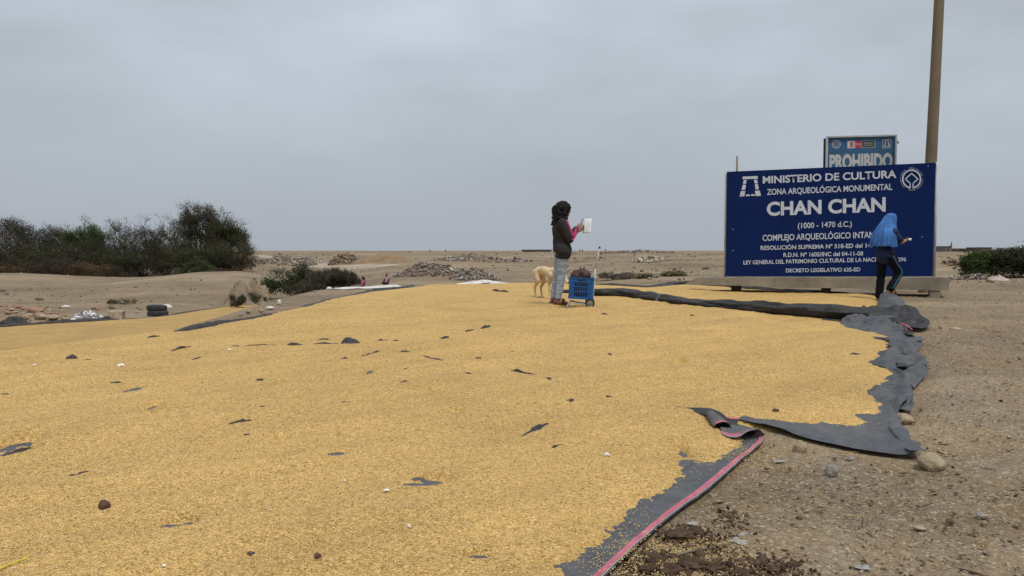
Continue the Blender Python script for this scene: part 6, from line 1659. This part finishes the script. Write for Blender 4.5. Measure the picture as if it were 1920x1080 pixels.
# ------------------------------------------------------------------ seated people behind the crest
M['pink_shirt'] = simple_mat('pink_shirt', (.50, .13, .20), .8, .2, 8, .3, .006)
M['maroon'] = simple_mat('maroon_sleeve', (.085, .02, .028), .8, .2, 8, .3, .006)
M['greyshirt'] = simple_mat('pale_mauve_shirt', (.34, .26, .28), .8, .2, 8, .3, .006)
M['cap'] = simple_mat('brown_cap', (.075, .028, .022), .8, .2, 8, .3, .006)
def seated(px, top_py, Yd, shirt, sleeve, lab, facing, arm_up=False, cap=False, seed=1):
    p = AT(px, top_py, Yd); gz0 = GZ(p.x, p.y)
    Hs = p.z - gz0                      # sitting height fixed by the head top
    s = Hs / 0.86
    hc = Vector((.02, 0, .745)); b = head_prims(hc, (1, .1), 1.0)
    b += [('e', (0, 0, .10), (.14, .17, .10)), ('c', (0, 0, .15), (0, 0, .45), .11, .125), ('e', (0, 0, .50), (.10, .17, .09)), ('c', (0, 0, .52), (.01, 0, .66), .06, .05)]
    Ls, Rs = Vector((0, .17, .51)), Vector((0, -.17, .51))
    Le, Lw = Vector((.10, .22, .28)), Vector((.26, .10, .24))
    Re, Rw = (Vector((.17, -.27, .56)), Vector((.16, -.13, .77))) if arm_up else (Vector((.10, -.22, .28)), Vector((.26, -.10, .24)))
    b += [('c', Ls, Le, .047, .038), ('c', Le, Lw, .038, .026), ('c', Rs, Re, .047, .038), ('c', Re, Rw, .038, .026)]
    hand(b, Lw, (.8, -.5, -.1), (0, -.4, .8), 1.0, .6, -1); hand(b, Rw, (-.2, .7, .4) if arm_up else (.8, .5, -.1), (-.5, .2, -.2) if arm_up else (0, .4, .8), 1.0, .6, 1)
    for k in (-1, 1):
        b += [('c', (.02, .09 * k, .10), (.34, .24 * k, .16), .085, .06), ('c', (.34, .24 * k, .16), (.22, -.06 * k, .06), .055, .04), ('c', (.22, -.06 * k, .05), (.30, -.14 * k, .04), .035, .03)]
    root = obj('person', fuse('person', b, .011, 3), M['skin']); eyes(root, hc, (1, .1))
    t_ = [('c', (0, 0, .12), (0, 0, .44), .135, .145), ('e', (0, 0, .50), (.12, .19, .10)), ('c', (0, 0, .56), (.01, 0, .60), .07, .062)]
    obj('shirt', fuse('shirt', t_, .013, 3, folds(5, 8, .010, seed)), shirt, root)
    for (a, c, d) in ((Ls, Le, Lw), (Rs, Re, Rw)):
        obj('sleeve', fuse('sleeve', [('c', a, c, .066, .056), ('c', c, c.lerp(d, .8), .054, .042)], .012, 3), sleeve, root)
    obj('trousers', fuse('trousers', [('e', (0, 0, .10), (.155, .185, .11))] + [q for k in (-1, 1) for q in (('c', (.02, .09 * k, .10), (.34, .24 * k, .16), .10, .072), ('c', (.34, .24 * k, .16), (.24, 0 * k, .07), .068, .052))], .013, 3), M['black_pants'], root)
    hp = [('e', hc + Vector((-.02, 0, .045)), (.112, .096, .098)), ('e', hc + Vector((-.06, 0, -.04)), (.07, .092, .10))]
    if cap: hp = [('e', hc + Vector((-.005, 0, .055)), (.112, .098, .085)), ('e', hc + Vector((.11, .01, .045)), (.07, .075, .014))]
    else: hp.append(('c', hc + Vector((-.07, 0, -.05)), hc + Vector((-.10, 0, -.22)), .07, .05))
    obj('cap' if cap else 'hair', fuse('hair', hp, .011, 2), M['cap'] if cap else M['hair'], root)
    root.location = (p.x, p.y, gz0); root.scale = (s,) * 3; root.rotation_euler = (0, 0, facing); tag(root, lab, 'person')
seated(681, 519, 30.5, M['pink_shirt'], M['maroon'], 'person in pink with a raised arm sitting behind the long white sheet', math.radians(215), True)
seated(725, 514, 31, M['greyshirt'], M['maroon'], 'person in brown cap and pale mauve top sitting behind the white sheet', math.radians(255), False, True, 2)
seated(649, 531, 31.5, M['black_pants'], M['black_pants'], 'dark-haired person sitting low against the reeds, little more than the head showing', math.radians(260), False, False, 3)

# ------------------------------------------------------------------ far buildings, skyline wall, birds, dirt track
M['adobe'] = simple_mat('grey_adobe', (.17, .135, .115), .95, .2, 1.0, .3, .05)
M['opening'] = simple_mat('dark_opening', (.03, .026, .024), .9, .2, 2, .1, .01)
M['roof'] = simple_mat('dark_roof_edge', (.085, .07, .062), .9, .2, 1, .2, .03)
YB = 190.0; sB = YB / F
bld = empty('adobe_house', AT(1785, 473, YB)); tag(bld, 'long low grey house with a taller end on the skyline beyond the sign', 'house')
for i, (x0, x1, yt) in enumerate([(1773, 1785, 462.5), (1785, 1796, 466.8), (1796, 1812, 470.8), (1810, 1827, 468.8), (1826, 1843, 466.9), (1843, 1859, 464.8)]):
    a = AT(x0, yt, YB); c = AT(x1, yt, YB); g0 = GZ(a.x, YB) - 1.5; dp = 5 + .37 * i
    bm = bmesh.new(); box_bm(bm, Vector(((a.x + c.x) / 2, YB + dp / 2, (a.z + g0) / 2)), (c.x - a.x - .02, dp, a.z - g0)); into(obj('wall', bm_mesh('wall', bm), M['adobe']), bld)
    bm = bmesh.new(); box_bm(bm, Vector(((a.x + c.x) / 2, YB + dp / 2, a.z + .06)), (c.x - a.x + .1 + .01 * i, dp + .3, .12 + .01 * i)); into(obj('roof', bm_mesh('roof', bm), M['roof']), bld)
for (x0, x1, y0, y1) in ((1787, 1789.5, 469.5, 472), (1791.5, 1793.5, 469.5, 472), (1776.5, 1779, 466.5, 469.5), (1848, 1850, 468, 470.5), (1831, 1833, 469.5, 471.5)):
    a = AT(x0, y0, YB); c = AT(x1, y1, YB); bm = bmesh.new(); box_bm(bm, Vector(((a.x + c.x) / 2, YB - .03, (a.z + c.z) / 2)), (c.x - a.x, .14, a.z - c.z)); into(obj('window', bm_mesh('window', bm), M['opening']), bld)
for (px, yt, yb) in ((1784, 454, 463), (1781.3, 459, 463)):
    a, c = AT(px, yb, YB + 1), AT(px, yt, YB + 1); V, Fc = tube_np([c, a], .10, 6); into(obj('chimney_pipe', fast_mesh('chimney_pipe', V, Fc), M['roof']), bld)
YS = 150.0
sw = empty('ruined_wall', AT(1005, 472, YS)); tag(sw, 'long flat dark wall on the skyline behind the person with black hair', 'wall')
a, c = AT(979, 469.4, YS), AT(1033, 469.6, YS); g0 = GZ(a.x, YS) - .3
bm = bmesh.new(); box_bm(bm, Vector(((a.x + c.x) / 2, YS, (a.z + g0) / 2)), (c.x - a.x, 1.0, a.z - g0)); into(obj('wall', bm_mesh('wall', bm), M['adobe']), sw)
bm = bmesh.new(); box_bm(bm, Vector(((a.x + c.x) / 2, YS, a.z + .05)), (c.x - a.x + .4, 1.3, .16)); into(obj('coping', bm_mesh('coping', bm), M['roof']), sw)
for i, (px, yt) in enumerate([(1087, 467), (1092, 468), (1135, 466.5), (835, 470.2), (806, 470), (1884, 464), (1896, 463), (1875, 465.5)]):
    a = AT(px, yt, 150); g0 = GZ(a.x, 150); V, Fc = tube_np([Vector((a.x, 150, g0 - .2)), Vector((a.x + .05, 150, (g0 + a.z) / 2)), Vector((a.x, 150, max(a.z, g0 + .5)))], [.10, .09, .07], 6); o = obj('skyline_post', fast_mesh('skyline_post', V, Fc), M['roof']); tag(o, 'thin dark post standing on the skyline', 'post', 'posts on the skyline')
def bird(px, py, Yd, span, rz):
    p = AT(px, py, Yd)
    V = [(0, .10, 0), (0, -.16, .01), (.03, 0, .03), (-.03, 0, .03), (0, 0, -.03), (.22, .05, .07), (.45, -.05, .02), (.20, -.08, .05), (-.22, .05, .07), (-.45, -.05, .02), (-.20, -.08, .05), (.05, -.24, .01), (-.05, -.24, .01)]
    Fc = [(0, 2, 3), (0, 4, 2), (0, 3, 4), (1, 3, 2), (1, 2, 4), (1, 4, 3), (2, 5, 7), (5, 6, 7), (3, 10, 8), (8, 10, 9), (1, 11, 12), (0, 5, 2), (0, 3, 8)]
    o = obj('bird', fast_mesh('bird', V, Fc), M['metal_dark'], None, p, (0, .3, rz)); o.scale = (span,) * 3; return o
tag(bird(20, 404.5, 55, .32, .6), 'small dark bird flying above the grove', 'bird'); tag(bird(1067.5, 360, 60, .22, 1.2), 'tiny dark bird in the sky above the cart', 'bird')
# worn track across the field
tr_pts = [(470, 477.5, 1.2), (492, 480, 1.6), (520, 484.5, 2.2), (560, 490, 3.0), (620, 497, 4.0), (690, 503, 5)]
A_ = [(W(p[0], p[1]), p[2]) for p in tr_pts]
P_ = catmull(np.array([[v.x, v.y, w * .55] for v, w in A_]), 60)
V = []
for i in range(60):
    t_ = P_[min(i + 1, 59), :2] - P_[max(i - 1, 0), :2]; t_ /= np.linalg.norm(t_) + 1e-9; n_ = np.array([t_[1], -t_[0]])
    for k in (-1, -.33, .33, 1):
        q = P_[i, :2] + n_ * k * P_[i, 2]; V.append((q[0], q[1], GZ(q[0], q[1]) + .03 - .02 * abs(k)))
ii = np.arange(59)[:, None] * 4 + np.arange(3)[None]; Q = np.stack([ii, ii + 1, ii + 5, ii + 4], -1).reshape(-1, 4)
M['track'] = simple_mat('worn_grey_track', (.33, .27, .195), .95, .2, .7, .3, .03)
o = obj('dirt_track', fast_mesh('dirt_track', V, Q, True), M['track']); tag(o, 'worn pale dirt track crossing the far field', 'track', kind='structure')

# scattered stones and clods over the field behind, too small to pick apart
x_, y_ = on_ground(9000, 91, (-.72, .72), (23, 120), .8)
k = (poly_sd(x_, y_, TARP_ZONE) < -.3) & (poly_sd(x_, y_, LOW_POLY) < -.2) & (fbm(x_ / 5, y_ / 5, 33, 3) > .02); x_, y_ = x_[k], y_[k]; n_ = len(x_)
pal = np.array([(.20, .14, .09), (.12, .085, .06), (.34, .28, .21), (.42, .37, .30), (.07, .06, .05)])
cols = pal[rg.choice(5, n_, p=[.35, .25, .2, .1, .1])]; sz = np.exp(rg.normal(math.log(.05), .55, n_)) * (.6 + y_ / 60)
o = obj('field_debris', scatter_mesh('field_debris', np.stack([x_, y_, T(x_, y_) + sz * .12], 1), sz, [poly_shape(1, (1, .8, .55), q, .4) for q in range(5)], cols, .3, 9), M['attr_rubble']); tag(o, 'stones and clods scattered over the dry field', 'debris', kind='stuff')
